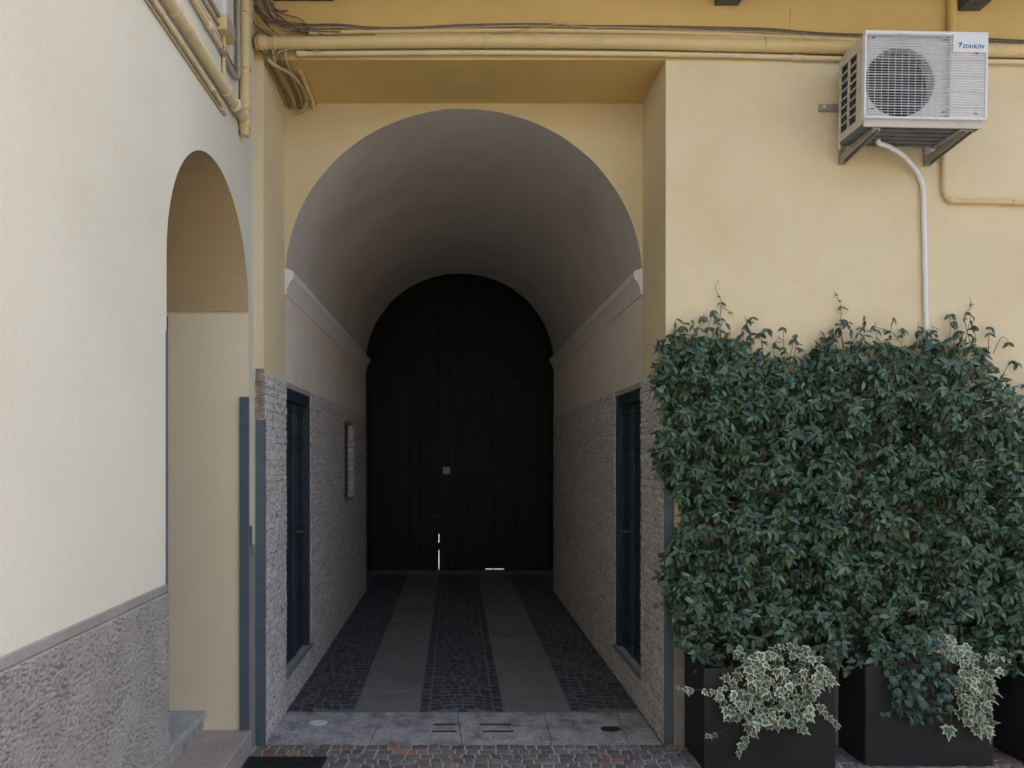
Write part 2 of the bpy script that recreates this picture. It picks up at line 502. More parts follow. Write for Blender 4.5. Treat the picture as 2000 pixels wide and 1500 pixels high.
# fittings let into the threshold
c_ = P(622, 1413, 4.84); ring = [(c_.x + .062 * math.cos(t * math.pi / 12), 4.84 + .045 * math.sin(t * math.pi / 12)) for t in range(24)]
tag(MB().prism(ring, .0, .0095, 'z').build('metal_cap', 'steel', pf), 'pale oval metal cap let into the threshold')
ring = [(1.075 + .07 * math.cos(t * math.pi / 12), 4.73 + .045 * math.sin(t * math.pi / 12)) for t in range(24)]
tag(MB().prism(ring, .0, .0085, 'z').build('iron_cap', 'iron', pf), 'dark round iron cap let into the threshold')
for xa, xb in ((-.175, .01), (.17, .40)):
    for yy in (4.68, 4.80):
        MB().bbox(xa + U(0, .02), xb + U(-.02, 0), yy, yy + .013, -.01, .0115, .002).build('iron_rail', 'iron', pf)
# stone sill below the gate
MB().bbox(-1.6, 1.72, DG - .115, DG + .16, -.03, .066, .01).build('gate_sill', 'cobble_dark', pf)

# ================================================================== yellow building with the vaulted passage
B = thing('yellow_building', (0, D1, 0), 'yellow plastered building with tall arched carriage passage and stone dado', 'building')
# courtyard face (one outline with the recess cut out)
fo = [(-3.4, -.03), (XL, -.03), (XL, ZS), (XR, ZS), (XR, -.03), (9.0, -.03), (9.0, 12.0), (-3.4, 12.0)]
fw = MB()
def rect_face(mb, x0, x1, z0, z1):
    mb.box(x0, x1, D1, D2 + .012, z0, z1)
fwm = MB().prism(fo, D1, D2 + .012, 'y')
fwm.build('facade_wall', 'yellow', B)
# barrel vault: block with an elliptical tunnel, its front is the arch face
XC = (XL + XR) / 2; AR = (XR - XL) / 2; ZSP, RISE = 3.20, 1.262
arc = [(XC - AR * math.cos(math.pi * t / 56), ZSP + RISE * math.sin(math.pi * t / 56)) for t in range(57)]
arc = [(x + .003 * noise.noise(Vector((x * 5, z * 5, 2))), z + .004 * noise.noise(Vector((x * 6, z * 6, 8)))) for x, z in arc]
vm = MB()
n = len(arc)
top = [(XL - .25 if p[0] < XC - AR * .98 else XR + .25 if p[0] > XC + AR * .98 else p[0], 4.62) for p in arc]
front = [(p[0], D2, p[1]) for p in arc]; back = [(p[0], D3, p[1]) for p in arc]
tf = [(p[0], D2, p[1]) for p in top]; tb = [(p[0], D3, p[1]) for p in top]
vs = front + back + tf + tb
fs = []; sm_from = None
for i in range(n - 1):
    fs.append((2 * n + i, 2 * n + i + 1, i + 1, i))            # arch face
    fs.append((n + i, n + i + 1, 3 * n + i + 1, 3 * n + i))    # far face
    fs.append((2 * n + i, 3 * n + i, 3 * n + i + 1, 2 * n + i + 1))
vm.add(vs, fs, 0)
vin = MB()
NY = 40
rows = []
for j in range(NY + 1):
    y = D2 + (D3 - D2) * j / NY
    for i, p in enumerate(arc):
        k_ = 0 if j == 0 or i in (0, n - 1) else .007 * noise.noise(Vector((p[0] * 2.2, y * 1.7, p[1] * 2.2))) + .0025 * noise.noise(Vector((p[0] * 8, y * 7, p[1] * 8)))
        q_ = Vector((p[0] - XC, p[1] - ZSP)); l_ = q_.length
        q_ = q_ * ((l_ + k_) / l_)
        rows.append((XC + q_.x, y, ZSP + q_.y))
vin.add(rows, [(j * n + i, j * n + i + 1, (j + 1) * n + i + 1, (j + 1) * n + i) for j in range(NY) for i in range(n - 1)], 0, True)
vm.build('arch_face', 'arch', B)
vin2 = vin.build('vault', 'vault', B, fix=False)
# side walls of the passage (blocks butted round the door and niche openings)
def side(sgn, X, door_y, niche=None):
    def bx(mb, ya, yb, za, zb, depth=.40):
        xa, xb = (X - depth, X) if sgn < 0 else (X, X + depth)
        mb.box(xa, xb, ya, yb, za, zb)
    mb = MB()
    ya, yb = D2 + .012, D3
    bx(mb, ya, yb, ZD, 3.29)
    mb.build('plaster_wall', 'plaster2', B)
    lo = MB()
    bx(lo, ya, door_y, 2.41, ZD)
    bx(lo, ya, door_y, -.03, .27)
    if niche:
        n0, n1, nz0, nz1 = niche
        bx(lo, door_y, n0, -.03, ZD); bx(lo, n1, yb, -.03, ZD)
        bx(lo, n0, n1, -.03, nz0); bx(lo, n0, n1, nz1, ZD)
        xa, xb = (X - .40, X - .36)
        lo.box(xa, xb, n0, n1, nz0, nz1)
    else:
        bx(lo, door_y, yb, -.03, ZD)
    return lo.build('dado_core', 'mortar', B)
core_l = side(-1, XL, 5.93, (7.72, 8.42, 1.39, 2.28))
core_r = side(1, XR, 5.90)
# end bay behind the vault where the gate stands
eb = MB()
eb.box(-1.95, -1.60, D3 - .3, DG + .3, -.03, 5.2).box(1.72, 2.05, D3 - .3, DG + .3, -.03, 5.2)
eb.box(-1.60, 1.72, D3 - .0, DG + .3, 4.95, 5.2)
eb.box(-1.60, 1.72, D3 - .12, D3 - .002, 4.62, 4.95)
eb.box(-1.60, XL - .002, D3 - .2, D3 - .004, -.03, 4.7).box(XR + .002, 1.72, D3 - .2, D3 - .004, -.03, 4.7)
eb.build('end_bay', 'vault', B)

# dado stones: split pieces of uneven length in courses, each standing a little proud
def stone_piece(mb, sgn, X, ya, yb, za, zb):
    j = .004
    d = U(.004, .008)
    def f(y, z, k): return (X - sgn * k, y, z)
    yy = [ya + U(0, j), ya + (yb - ya) * U(.35, .65), yb - U(0, j)]
    zz = [za + U(0, j), za + (zb - za) * U(.4, .6), zb - U(0, j)]
    vs = []
    for a in range(3):
        for b in range(3):
            mid = (a == 1 or b == 1)
            vs.append(f(yy[a] + (U(-.002, .002) if a != 1 else 0), zz[b] + U(-.002, .002), d + U(-.0025, .0025) + (.002 if mid else -.001)))
    base = [f(ya + j, za + j, -.002), f(yb - j, za + j, -.002), f(yb - j, zb - j, -.002), f(ya + j, zb - j, -.002)]
    fs = [(0, 3, 4, 1), (1, 4, 5, 2), (3, 6, 7, 4), (4, 7, 8, 5)]
    fs += [(9, 10, 6, 3, 0), (10, 11, 8, 7, 6), (11, 12, 2, 5, 8), (12, 9, 0, 1, 2)]
    mb.add(vs + base, fs)

def courses(y0, y1, z0, z1, blocked=None):
    out = []
    z = z0
    while z < z1 - .02:
        h = U(.034, .068)
        zb = min(z1, z + h)
        if z1 - zb < .03: zb = z1
        y = y0 - U(0, .1)
        while y < y1 - .01:
            l = U(.08, .22)
            ya, yb = max(y0, y), min(y1, y + l)
            if y1 - yb < .03: yb = y1
            y = yb if yb == y1 else y + l
            if yb - ya < .015: continue
            if blocked:
                b = blocked
                if ya < b[1] and yb > b[0] and z < b[3] and zb > b[2]:
                    if ya < b[0] - .02: yb = b[0]
                    elif yb > b[1] + .02: ya = b[1]
                    else: continue
            out.append((ya, yb, z, zb))
        z = zb
    return out

for sgn, X, dy, core, blk, lab in ((-1, XL, 5.93, core_l, (7.72, 8.42, 1.39, 2.28), 'left'), (1, XR, 5.90, core_r, None, 'right')):
    s_ = -sgn   # direction into the passage
    back_ = MB()
    xa, xb = sorted((X, X + s_ * .006))
    back_.box(xa, xb, D1 + .004, D2 + .012, -.02, ZD)
    dado = back_.build('stone_dado', 'mortar', B)
    near = courses(D1 + .006, D2 + .010, .0, ZD)
    for k, (ya, yb, za, zb) in enumerate(near):
        m_ = MB(); stone_piece(m_, -s_, X + s_ * .006, ya, yb, za, zb)
        m_.build('stone', 'stone', dado)
    far = MB()
    pieces = courses(dy, D3 - .01, .0, ZD, blk) + courses(D2 + .012, dy, .0, .25)
    for (ya, yb, za, zb) in pieces:
        stone_piece(far, -s_, X, ya, yb, za, zb)
    tag(far.build('stone_dado_field', 'stone', B), kind='stuff')
if True:   # rough jamb of the niche in the left wall
    nm = MB()
    z = 1.39
    while z < 2.27:
        h = U(.05, .09); zb = min(2.28, z + h)
        nm.bbox(XL - .12 - U(0, .03), XL - .004, 8.42 - U(.012, .03), 8.42, z + .003, zb - .003, .006, 1)
        z = zb
    nm.build('niche_jamb', 'stone', B)
    MB().bbox(XL - .10, XL - .066, 7.722, 8.418, 1.392, 2.278, .004).build('niche_dark_panel', 'door', B)  # dark panel across the niche, in front of its back wall
# mouldings at the springing
for sgn, X in ((-1, XL), (1, XR)):
    s_ = -sgn
    prof = [(0, 3.09), (.008, 3.09), (.014, 3.125), (.026, 3.16), (.042, 3.19), (.062, 3.212), (.064, 3.222), (.064, 3.258), (.056, 3.266), (0, 3.285)]
    pts = [(X + s_ * a, z) for a, z in prof]
    MB().prism(pts, D2 + .001, D3 - .02, 'y').build('cornice_moulding', 'cornice', B)

# doors inside the passage
def passage_door(sgn, X, ya, yb, lab):
    s_ = -sgn
    def bx(mb, d0, d1, y0, y1, z0, z1, bev=.004):
        a, b = sorted((X + s_ * d0, X + s_ * d1))
        mb.bbox(a, b, y0, y1, z0, z1, bev, 1)
    z0, z1 = .27, 2.41
    base = MB(); bx(base, -.085, -.045, ya + .05, yb - .05, z0 + .005, z1 - .05)
    d = tag(base.build('door', 'door', B), lab)
    fr = MB()
    bx(fr, -.14, -.004, ya + .002, ya + .065, z0, z1 - .002); bx(fr, -.14, -.004, yb - .065, yb - .002, z0, z1 - .002)
    bx(fr, -.14, -.006, ya + .06, yb - .06, z1 - .09, z1 - .003)
    fr.build('frame', 'door', d)
    ym = (ya + yb) / 2
    mid = MB(); bx(mid, -.05, -.026, ym - .018, ym + .018, z0 + .02, z1 - .1); mid.build('cover_strip', 'door', d)
    for c0, c1 in ((ya + .105, ym - .045), (ym + .045, yb - .105)):
        for p0, p1 in ((.40, .66), (.74, 1.20), (1.30, 1.98), (2.04, 2.26)):
            fm = MB()
            for (a, b, c, e) in ((c0, c1, p0, p0 + .022), (c0, c1, p1 - .022, p1), (c0, c0 + .022, p0 + .022, p1 - .022), (c1 - .022, c1, p0 + .022, p1 - .022)):
                bx(fm, -.048, -.030, a, b, c, e, .006)
            bx(fm, -.048, -.037, c0 + .045, c1 - .045, p0 + .045, p1 - .045, .008)
            fm.build('panel', 'door', d)
    h = MB()
    hx = X + s_ * -.04
    h.tube([(hx, ym + .07, 1.28), (hx + s_ * .045, ym + .07, 1.28)], .011, 10)
    h.tube([(hx + s_ * .04, ym + .07, 1.28), (hx + s_ * .043, ym + .17, 1.275)], .009, 10)
    h.build('handle', 'brass', d)
    sl = MB(); bx(sl, -.14, .014, ya - .0, yb + .05, .232, .269, .006)
    sl.build('door_sill', 'granite_in', B)
    # back of the reveal so that no daylight comes through
    k = MB(); bx(k, -.38, -.36, ya - .1, yb + .1, .0, 2.6); k.build('door_reveal', 'mortar', B)
passage_door(-1, XL, D2 + .014, 5.93, 'dark blue panelled door in the left passage wall')
passage_door(1, XR, D2 + .014, 5.90, 'dark blue panelled door in the right passage wall')

# blue-grey corner guards, broken render and grey plinth of the courtyard face
MB().bbox(-1.312, XL + .016, D1 - .010, D1 + .003, -.004, 2.135, .002).build('corner_guard', 'guard', B)
MB().bbox(XR - .012, XR + .052, D1 - .010, D1 + .003, -.004, 2.10, .002).build('corner_guard', 'guard', B)
br = MB()
for z in [2.14 + .037 * k for k in range(9)]:
    br.bbox(-1.318 + U(0, .006), -1.30 + U(.01, .02), D1 - U(.004, .012), D1 + .002, z, z + .036, .004, 1)
    br.bbox(-1.285 + U(0, .004), XL + .006, D1 - U(.004, .016), D1 + .002, z + .005, z + .036, .004, 1)
br.build('broken_render', 'oldrender', B)
MB().bbox(XR + .06, 7.0, D1 - .014, D1 + .002, -.02, 1.32, .003).build('plinth', 'rough', B)
MB().bbox(XR - .016, XR + .03, D1 - .008, D1 + .003, 2.10, ZD, .004).build('broken_render', 'oldrender', B)
MB().bbox(3.66, 3.66 + .002, D1 - .001, D1, 0, .01, .0001) if False else None
a = P(1543, 17, D1); b = P(1607, 65, D1)
MB().bbox(a.x, b.x, D1 - .006, D1 + .002, b.z, a.z, .002).build('access_panel', 'yellow', B)
# balcony above the frame with its stone corbels
MB().bbox(XW, 7.0, D1 - .92, D1 + .05, 5.12, 5.28, .01).build('balcony_slab', 'terrace', B)
for x0, x1, zb in ((1.70, 1.855, 4.855), (3.30, 3.44, 4.82), (-1.20, -.80, 4.885)):
    pr = [(D1 + .02, zb), (D1 - .10, zb), (D1 - .20, zb + .05), (D1 - .34, zb + .10), (D1 - .52, zb + .16), (D1 - .66, zb + .2), (D1 - .66, 5.125), (D1 + .02, 5.125)]
    MB().prism(pr, x0, x1, 'x').build('corbel', 'corbel', B)

# ================================================================== street gate
G = thing('carriage_gate', (.06, DG, .066), 'huge black wooden carriage gate closing the dark end of the passage', 'gate')
def leaf(x0, x1):
    mb = MB(); mb.box(x0, x0 + .03, DG + .03, DG + .05, .07, 4.9)
    return mb
zt, zb0 = 4.90, .0655
lf = {}
for nm, x0, x1 in (('l', -1.60, .055), ('r', .062, 1.72)):
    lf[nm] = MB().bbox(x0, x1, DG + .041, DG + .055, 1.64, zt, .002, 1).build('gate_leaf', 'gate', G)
    for z in (1.62, 3.0, 4.2):
        MB().bbox(x0 + .01, x1 - .005, DG - .016, DG + .0, z, z + .14, .006, 1).build('rail', 'gate', lf[nm])
xs = [-1.60, -1.39, -1.18, -1.07, -.91, -.74, -.58, -.42, -.274, -.2665, -.11, .055]
for a, b in zip(xs[:-1], xs[1:]):
    if b - a < .01: continue
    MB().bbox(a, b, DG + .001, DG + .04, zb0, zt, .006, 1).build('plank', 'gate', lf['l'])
# cover strip closes the wicket joint except low down, where daylight shows
MB().bbox(-.30, -.24, DG - .02, DG + .0005, .64, 1.62, .004, 1).build('cover_strip', 'gate', lf['l'])
MB().bbox(-.2742, -.2663, DG + .005, DG + .03, .38, .50, .001, 1).build('wedge', 'gate', lf['l'])
MB().bbox(-.2742, -.2663, DG + .005, DG + .03, 1.5, zt, .001, 1).build('joint_fill', 'gate', lf['l'])
MB().bbox(.03, .09, DG - .03, DG + .0005, zb0, zt, .006, 1).build('cover_strip', 'gate', lf['r'])
MB().bbox(.054, .064, DG + .001, DG + .04, zb0, zt, .001, 1).build('joint_fill', 'gate', lf['r'])
xr = [.062, .22, .36, .48, .60, .615, .78, .96, 1.14, 1.33, 1.52, 1.72]
for a, b in zip(xr[:-1], xr[1:]):
    lift = .013 if .47 < a < .7 and b - a > .05 else 0
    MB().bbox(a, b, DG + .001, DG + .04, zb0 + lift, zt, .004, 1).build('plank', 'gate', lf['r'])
a = P(865, 912, DG - .03); b = P(879, 926, DG - .03)
tag(MB().bbox(a.x, b.x, DG - .032, DG - .0165, b.z, a.z, .003).build('plate', 'label_plate', G), 'small square yellowish plate')
a = P(840, 1003, DG - .03); b = P(858, 1014, DG - .03)
lk = MB().bbox(a.x, b.x, DG - .03, DG + .0005, b.z, a.z, .004)
lk.tube([(b.x - .01, DG - .03, b.z + .02), (b.x - .01, DG - .07, b.z + .02)], .009).tube([(b.x - .01, DG - .065, b.z + .02), (b.x - .11, DG - .065, b.z + .015)], .008)
lk.build('lock', 'iron', G)

# ================================================================== pale building on the left with the arched doorway
L_ = thing('pale_building', (XW, 2, 0), 'pale cream building wall on the left with tall arched doorway and grey roughcast base', 'building')
Y0, Y1 = 3.12, 4.352; ZA, RA = 2.82, .70
ym = (Y0 + Y1) / 2; ra = (Y1 - Y0) / 2
arcL = [(ym - ra * math.cos(math.pi * t / 40), ZA + RA * math.sin(math.pi * t / 40)) for t in range(41)]
# wall front with opening, as quads between the arch and the rectangle
wm = MB()
def wq(x, pts):      # polygon on plane x
    wm.add([(x, p[0], p[1]) for p in pts], [list(range(len(pts)))])
YA, YB, ZT = -3.0, D1 + .05, 7.0
XB = XW - .62
out = [(YA, -.03), (Y0, -.03)] + arcL + [(Y1 + .012, ZA), (Y1 + .012, -.03), (YB, -.03), (YB, ZT), (YA, ZT)]
wall_l = MB()
o_n = len(out)
# front face split in strips so that the polygon stays well behaved
def strip(x):
    q = []
    q.append([(YA, -.03), (Y0, -.03), (Y0, ZA), (Y0, ZT), (YA, ZT)])
    for a, b in zip(arcL[:-1], arcL[1:]):
        q.append([a, b, (b[0], ZT), (a[0], ZT)])
    q.append([(Y1 + .012, -.03), (YB, -.03), (YB, ZT), (Y1, ZT), (Y1, ZA), (Y1 + .012, ZA)])
    return q
for x in (XW, XB):
    for q in strip(x):
        wall_l.add([(x, p[0], p[1]) for p in q], [list(range(len(q)))])
for ring in ([(YA, ZT), (YA, -.03)], [(YB, -.03), (YB, ZT)], [(YB, ZT), (YA, ZT)]):
    (a, b) = ring
    wall_l.add([(XW, a[0], a[1]), (XW, b[0], b[1]), (XB, b[0], b[1]), (XB, a[0], a[1])], [(0, 1, 2, 3)])
wall_l.build('wall', 'cream', L_, fix=False)
# reveal of the opening
pth = [(Y0, -.03)] + arcL + [(Y1 + .012, ZA), (Y1 + .012, -.03)]
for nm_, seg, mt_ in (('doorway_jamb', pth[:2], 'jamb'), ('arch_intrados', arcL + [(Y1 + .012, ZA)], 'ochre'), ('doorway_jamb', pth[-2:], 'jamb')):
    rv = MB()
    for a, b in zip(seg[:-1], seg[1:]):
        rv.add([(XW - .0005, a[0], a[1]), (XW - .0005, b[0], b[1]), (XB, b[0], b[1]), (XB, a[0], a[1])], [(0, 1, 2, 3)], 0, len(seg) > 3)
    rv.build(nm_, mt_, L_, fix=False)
# door at the back of the reveal
dm = MB().bbox(XB - .05, XB - .012, Y0 - .1, Y1 + .1, .26, ZT - 3.4, .004)
dl = tag(dm.build('door', 'door', L_), 'dark door deep inside the arched doorway')
fm = MB().bbox(XB - .02, XB + .105, Y1 - .04, Y1 + .010, .29, 2.79, .004)
fm.bbox(XB - .02, XB + .105, Y0 + .002, Y0 + .05, .29, 2.79, .004)
fm.bbox(XB - .02, XB + .03, Y0 + .05, Y1 - .04, 2.72, 2.79, .004)
fm.build('frame', 'door', dl)
MB().box(XB - .30, XB - .06, Y0 - .2, Y1 + .2, -.03, 3.9).build('door_backing', 'mortar', L_)
# roughcast base: real relief near the camera
def relief(y0, y1, z0, z1, step, amp, x):
    ny = int((y1 - y0) / step); nz = int((z1 - z0) / step)
    vs = []; fs = []
    for j in range(nz + 1):
        for i in range(ny + 1):
            y = y0 + (y1 - y0) * i / ny; z = z0 + (z1 - z0) * j / nz
            p = Vector((y * 78, z * 84, 3.1))
            d = noise.noise(p) + .6 * noise.noise(p * 2.3 + Vector((7, 1, 2))) + .35 * noise.noise(Vector((y * 9, z * 9, 1.7)))
            e = max(0.0, min(1.0, (d + .36) / .20))
            h = amp * (.10 + .72 * e * e * (3 - 2 * e)) + .0022 * noise.noise(p * 1.3 + Vector((3, 9, 5))) + .0012 * noise.noise(p * 4)
            if i in (0, ny) or j in (0, nz): h = -.002
            vs.append((x + max(-.002, h), y, z))
    for j in range(nz):
        for i in range(ny):
            a = j * (ny + 1) + i
            fs.append((a, a + 1, a + ny + 2, a + ny + 1))
    return vs, fs
vs, fs = relief(1.60, Y0 - .011, -.02, 1.275, .0042, .019, XW + .004)
MB().add(vs, fs, 0, True).build('roughcast_base', 'rough', L_, fix=False)
MB().box(XW, XW + .005, YA, Y0 - .003, -.03, 1.276).build('base_coat', 'rough', L_)
MB().bbox(XW - .002, XW + .010, YA, Y0 - .011, 1.277, 1.316, .005, 3).build('base_border', 'rough', L_)
MB().bbox(XW - .002, XW + .008, Y1 + .014, D1 - .012, .0, 1.32, .003).build('base_strip', 'greyband', L_)
# corner guards of the doorway
MB().bbox(XW - .055, XW + .003, Y1 - .004, Y1 + .015, .152, 2.275, .002).build('corner_guard', 'guard', L_)
MB().bbox(XW - .004, XW + .007, Y0 - .010, Y0 + .004, .0, 2.47, .002).build('corner_guard', 'guard', L_)
a = PW(484, 1027, XW); b = PW(490, 1085, XW)
MB().bbox(XW, XW + .012, 4.372, 4.40, 1.27, 1.45, .002).build('hinge_plate', 'guard', L_)
# steps
lowst = MB().bbox(XB - .02, -1.302, 2.9, Y1 + .011, -.03, .148, .008)
lowst.v = [Vector((p.x, p.y, p.z)) for p in lowst.v]
tag(lowst.build('step', 'step', L_), 'reddish granite lower step')
up = MB().bbox(XB - .03, -1.59, Y0 + .002, Y1 + .010, .235, .272, .006)
us = tag(up.build('step', 'slate', L_), 'grey slate upper step')
MB().box(XB - .03, -1.612, Y0 + .004, Y1 + .009, .147, .236).build('riser', 'granite', us)

# unseen wing added behind the viewer to keep low daylight out of the passage
rw = MB().box(-8, 14, -10.0, -9.4, -.03, 5.4)
rw.build('added_rear_wing', 'rear', L_)

# ================================================================== doormat
mt = thing('doormat', (-1.05, 4.02, 0), 'black ribbed rubber doormat on the cobbles by the steps', 'doormat')
x0, x1, y0, y1 = -1.292, -.808, 3.70, 4.285
MB().bbox(x0, x1, y0, y1, .002, .010, .003).build('mat_base', 'rubber', mt)
tr = MB()
for i in range(17):
    yy = y0 + .02 + (y1 - y0 - .04) * i / 16
    tr.box(x0 + .012, x1 - .012, yy - .004, yy + .004, .009, .018)
for i in range(15):
    xx = x0 + .02 + (x1 - x0 - .04) * i / 14
    tr.box(xx - .004, xx + .004, y0 + .012, y1 - .012, .009, .0168)
tr.box(x0 + .001, x0 + .014, y0 + .001, y1 - .001, .0095, .0175).box(x1 - .014, x1 - .001, y0 + .001, y1 - .001, .0095, .0175)
tr.build('tread', 'rubber', mt)

# ================================================================== pipes and cables
def clip(mb, c, axis, r, wall):
    """saddle clip ring round a pipe with a foot into the wall"""
    a = Vector(axis).normalized()
    mb.tube([Vector(c) - a * .006, Vector(c) + a * .006], r * 1.22, 12)
    mb.tube([Vector(c), Vector(c) + Vector(wall)], .005, 6)

def pipe(name, pts, r, label, cat, matn='pipe', clips=(), couplings=(), wall=(0, .05, 0), sub=6, group=None, smooth=True, n=12):
    path = smooth_path(pts, sub) if smooth else [Vector(p) for p in pts]
    mb = MB().tube(path, r, n)
    o = tag(mb.build(name, matn), label, cat, group)
    def at(t):
        i = min(len(path) - 2, int(t * (len(path) - 1)))
        return path[i], (path[i + 1] - path[i])
    for t in clips:
        p, ax = at(t); m_ = MB(); clip(m_, p, ax, r, wall); m_.build('clip', matn, o)
    for t in couplings:
        p, ax = at(t); ax.normalize(); m_ = MB()
        m_.tube([p - ax * .03, p - ax * .028, p - ax * .004, p + ax * .004, p + ax * .028, p + ax * .03], r, 12, rr=[r * 1.02, r * 1.28, r * 1.28, r * 1.12, r * 1.22, r * 1.02])
        m_.build('coupling', matn, o)
    return o

def fp(lst, off):       # points on the courtyard face, off = distance from wall
    return [P(u, v, D1 - off) for u, v in lst]

pipe('drain_pipe', fp([(500, 85), (600, 84), (900, 81), (1200, 83), (1420, 88), (1640, 93), (1850, 97), (2040, 101)], .045), .039,
     'thickest cream pipe running along the facade above the passage', 'pipe', 'pipe', clips=(.08, .33, .62, .9), couplings=(.03,))
pipe('conduit_pipe', fp([(612, 64), (800, 62), (1000, 60), (1250, 63), (1450, 69), (1640, 78), (1850, 86), (2040, 92)], .020), .0145,
     'thin cream conduit just above the thick facade pipe', 'pipe', 'pipe', clips=(.04, .18, .33, .7), couplings=(.012, .68))
pipe('conduit_pipe', fp([(735, 70.5), (900, 69), (1100, 69.5), (1300, 72.5), (1500, 77), (1640, 83), (1850, 89), (2040, 95)], .016), .0105,
     'thinnest cream conduit squeezed against the thick facade pipe', 'pipe', 'pipe_pale', clips=(.2, .55))
pipe('conduit_pipe', fp([(588, 105), (750, 104), (950, 103), (1200, 105), (1400, 108), (1540, 112), (1640, 115), (1850, 119), (2040, 122)], .022), .0155,
     'thin pale conduit just below the thick facade pipe', 'pipe', 'pipe_pale', clips=(.05, .12, .22, .28, .42, .78), couplings=(.01, .66))
pipe('conduit_pipe', fp([(1859, -40), (1859, 20), (1859, 75)], .03), .026, 'short vertical yellow pipe rising from behind the air conditioner', 'pipe', 'yellow')
pipe('conduit_pipe', fp([(1843, 240), (1843, 300), (1843, 350), (1844, 370), (1849, 385), (1862, 392.5), (1885, 393.5), (1950, 395), (2040, 398)], .02), .0145,
     'yellow conduit turning right below the air conditioner', 'pipe', 'pipe', clips=(.12, .76, .93), couplings=(.62,))
# grey cables lying along the top of the conduits
CG = 'cables along the facade pipes'
def wavy(pts, off, j):
    return [P(u, v + U(-j, j), D1 - off) for u, v in pts]
base = [(470, -12), (490, 8), (515, 32), (545, 44), (600, 52), (660, 52), (730, 56), (800, 57), (900, 51), (1000, 49), (1060, 48), (1130, 52), (1250, 54), (1400, 57), (1500, 61), (1560, 66), (1640, 71), (1760, 74), (1900, 79), (2040, 86)]
pipe('cable', wavy(base, .013, 0), .0085, 'thickest dark grey cable sagging above the facade conduits', 'cable', 'cable', group=CG, clips=(.25, .5, .75), n=8)
pipe('cable', wavy([(u, v - 4) for u, v in base], .008, 2.5), .0045, 'thin grey cable, uppermost of those above the facade conduits', 'cable', 'cable', group=CG, n=8)
pipe('cable', wavy([(u, v + 2.5) for u, v in base[2:]], .022, 2.0), .0045, 'thin ochre painted cable woven among the grey facade cables', 'cable', 'cable_y', group=CG, n=8)
pipe('cable', fp([(960, 66), (1010, 60), (1060, 52), (1090, 47), (1120, 50), (1170, 57)], .036), .003, 'short thin cable crossing over the conduits at mid facade', 'cable', 'cable_y', group=CG, n=6)
# tangle in the corner at the upper left
TG = 'cable tangle in the upper left corner'
tang = [([(497, -15), (503, 15), (520, 45), (545, 70), (575, 78)], .02, .006, 'cable'), ([(512, -15), (522, 20), (540, 42), (580, 58), (612, 64)], .02, .009, 'cable'),
        ([(520, -12), (530, 25), (548, 48), (565, 62), (580, 72)], .03, .003, 'cable_y'), ([(490, 20), (505, 38), (525, 58), (545, 72)], .035, .006, 'cable_y'),
        ([(488, 34), (500, 50), (515, 62), (535, 74)], .03, .006, 'cable'), ([(535, 5), (532, 14), (540, 20), (552, 22), (562, 20)], .012, .005, 'cable'),
        ([(505, 60), (497, 72), (500, 90), (515, 103), (535, 108)], .05, .006, 'cable'), ([(540, 104), (560, 97), (585, 93), (610, 96), (625, 101)], .05, .004, 'cable_y')]
tl = ['grey cable dropping from the corner behind the thick pipe', 'fat grey flexible hose feeding the upper facade conduit', 'hair thin ochre cable crossing the corner tangle', 'ochre cable slanting in front of the corner tangle',
      'lowest grey slanting cable of the corner tangle', 'short curled cable end hooked on the wall near the corner', 'grey cable looping round the left end of the thick pipe', 'thin pale cable bowing under the thick pipe end']
for (pts, off, r, m_), lb in zip(tang, tl):
    pipe('cable', fp(pts, off), r, lb, 'cable', m_, group=TG, n=8)
for k in range(9):
    u0 = U(484, 530); v0 = U(-14, 10)
    pts = [(u0, v0), (u0 + U(2, 16), v0 + U(14, 26)), (u0 + U(14, 40), v0 + U(34, 48)), (u0 + U(40, 75), v0 + U(50, 62)), (u0 + U(80, 150), U(56, 74))]
    pipe('cable', fp(pts, U(.012, .05)), U(.0025, .005), 'thin dirty cable in the knot where the corner tangle meets the facade conduits', 'cable', random.choice(['cable', 'cable', 'cable_y']), group='thin cables of the corner knot', n=6)
# cables running inward along the soffit at the left of the recess
SG = 'cables on the recess soffit'
zc = ZS - .012
sof = [([(-1.235, 4.44, 4.60), (-1.228, 4.47, zc), (-1.225, 4.7, zc), (-1.222, 4.90, zc), (-1.215, 5.03, zc - .03)], .011, 'cable', 'leftmost dark cable on the recess soffit, tight in the corner'),
       ([(-1.19, 4.44, 4.60), (-1.188, 4.47, zc), (-1.185, 4.65, zc), (-1.18, 4.88, zc), (-1.178, 5.03, zc - .025)], .009, 'cable_y', 'second ochre cable from the corner on the recess soffit'),
       ([(-1.15, 4.44, 4.60), (-1.148, 4.47, zc), (-1.148, 4.66, zc), (-1.146, 4.9, zc), (-1.15, 5.03, zc - .03)], .009, 'cable', 'third cable from the corner on the recess soffit, grey'),
       ([(-1.11, 4.44, 4.60), (-1.108, 4.47, zc), (-1.11, 4.66, zc), (-1.115, 4.88, zc), (-1.13, 5.03, zc - .02)], .009, 'cable_y', 'fourth thin ochre cable from the corner on the recess soffit'),
       ([(-1.25, 4.455, 4.55), (-1.21, 4.475, zc - .012), (-1.12, 4.58, zc - .018), (-1.075, 4.75, zc - .01), (-1.075, 4.92, zc - .012), (-1.12, 5.015, zc - .05), (-1.19, 5.028, zc - .07)], .013, 'cable_y', 'thick bent ochre cable crossing over the others on the recess soffit'),
       ([(-1.045, 4.60, zc + .004), (-1.043, 4.72, zc - .004), (-1.042, 4.86, zc - .004), (-1.043, 4.98, zc - .006), (-1.043, 5.028, zc - .03)], .015, 'pipe', 'short fat ochre conduit stub on the recess soffit')]
for pts, r, m_, lb in sof:
    pipe('cable', pts, r, lb, 'cable', m_, group=SG, n=10)
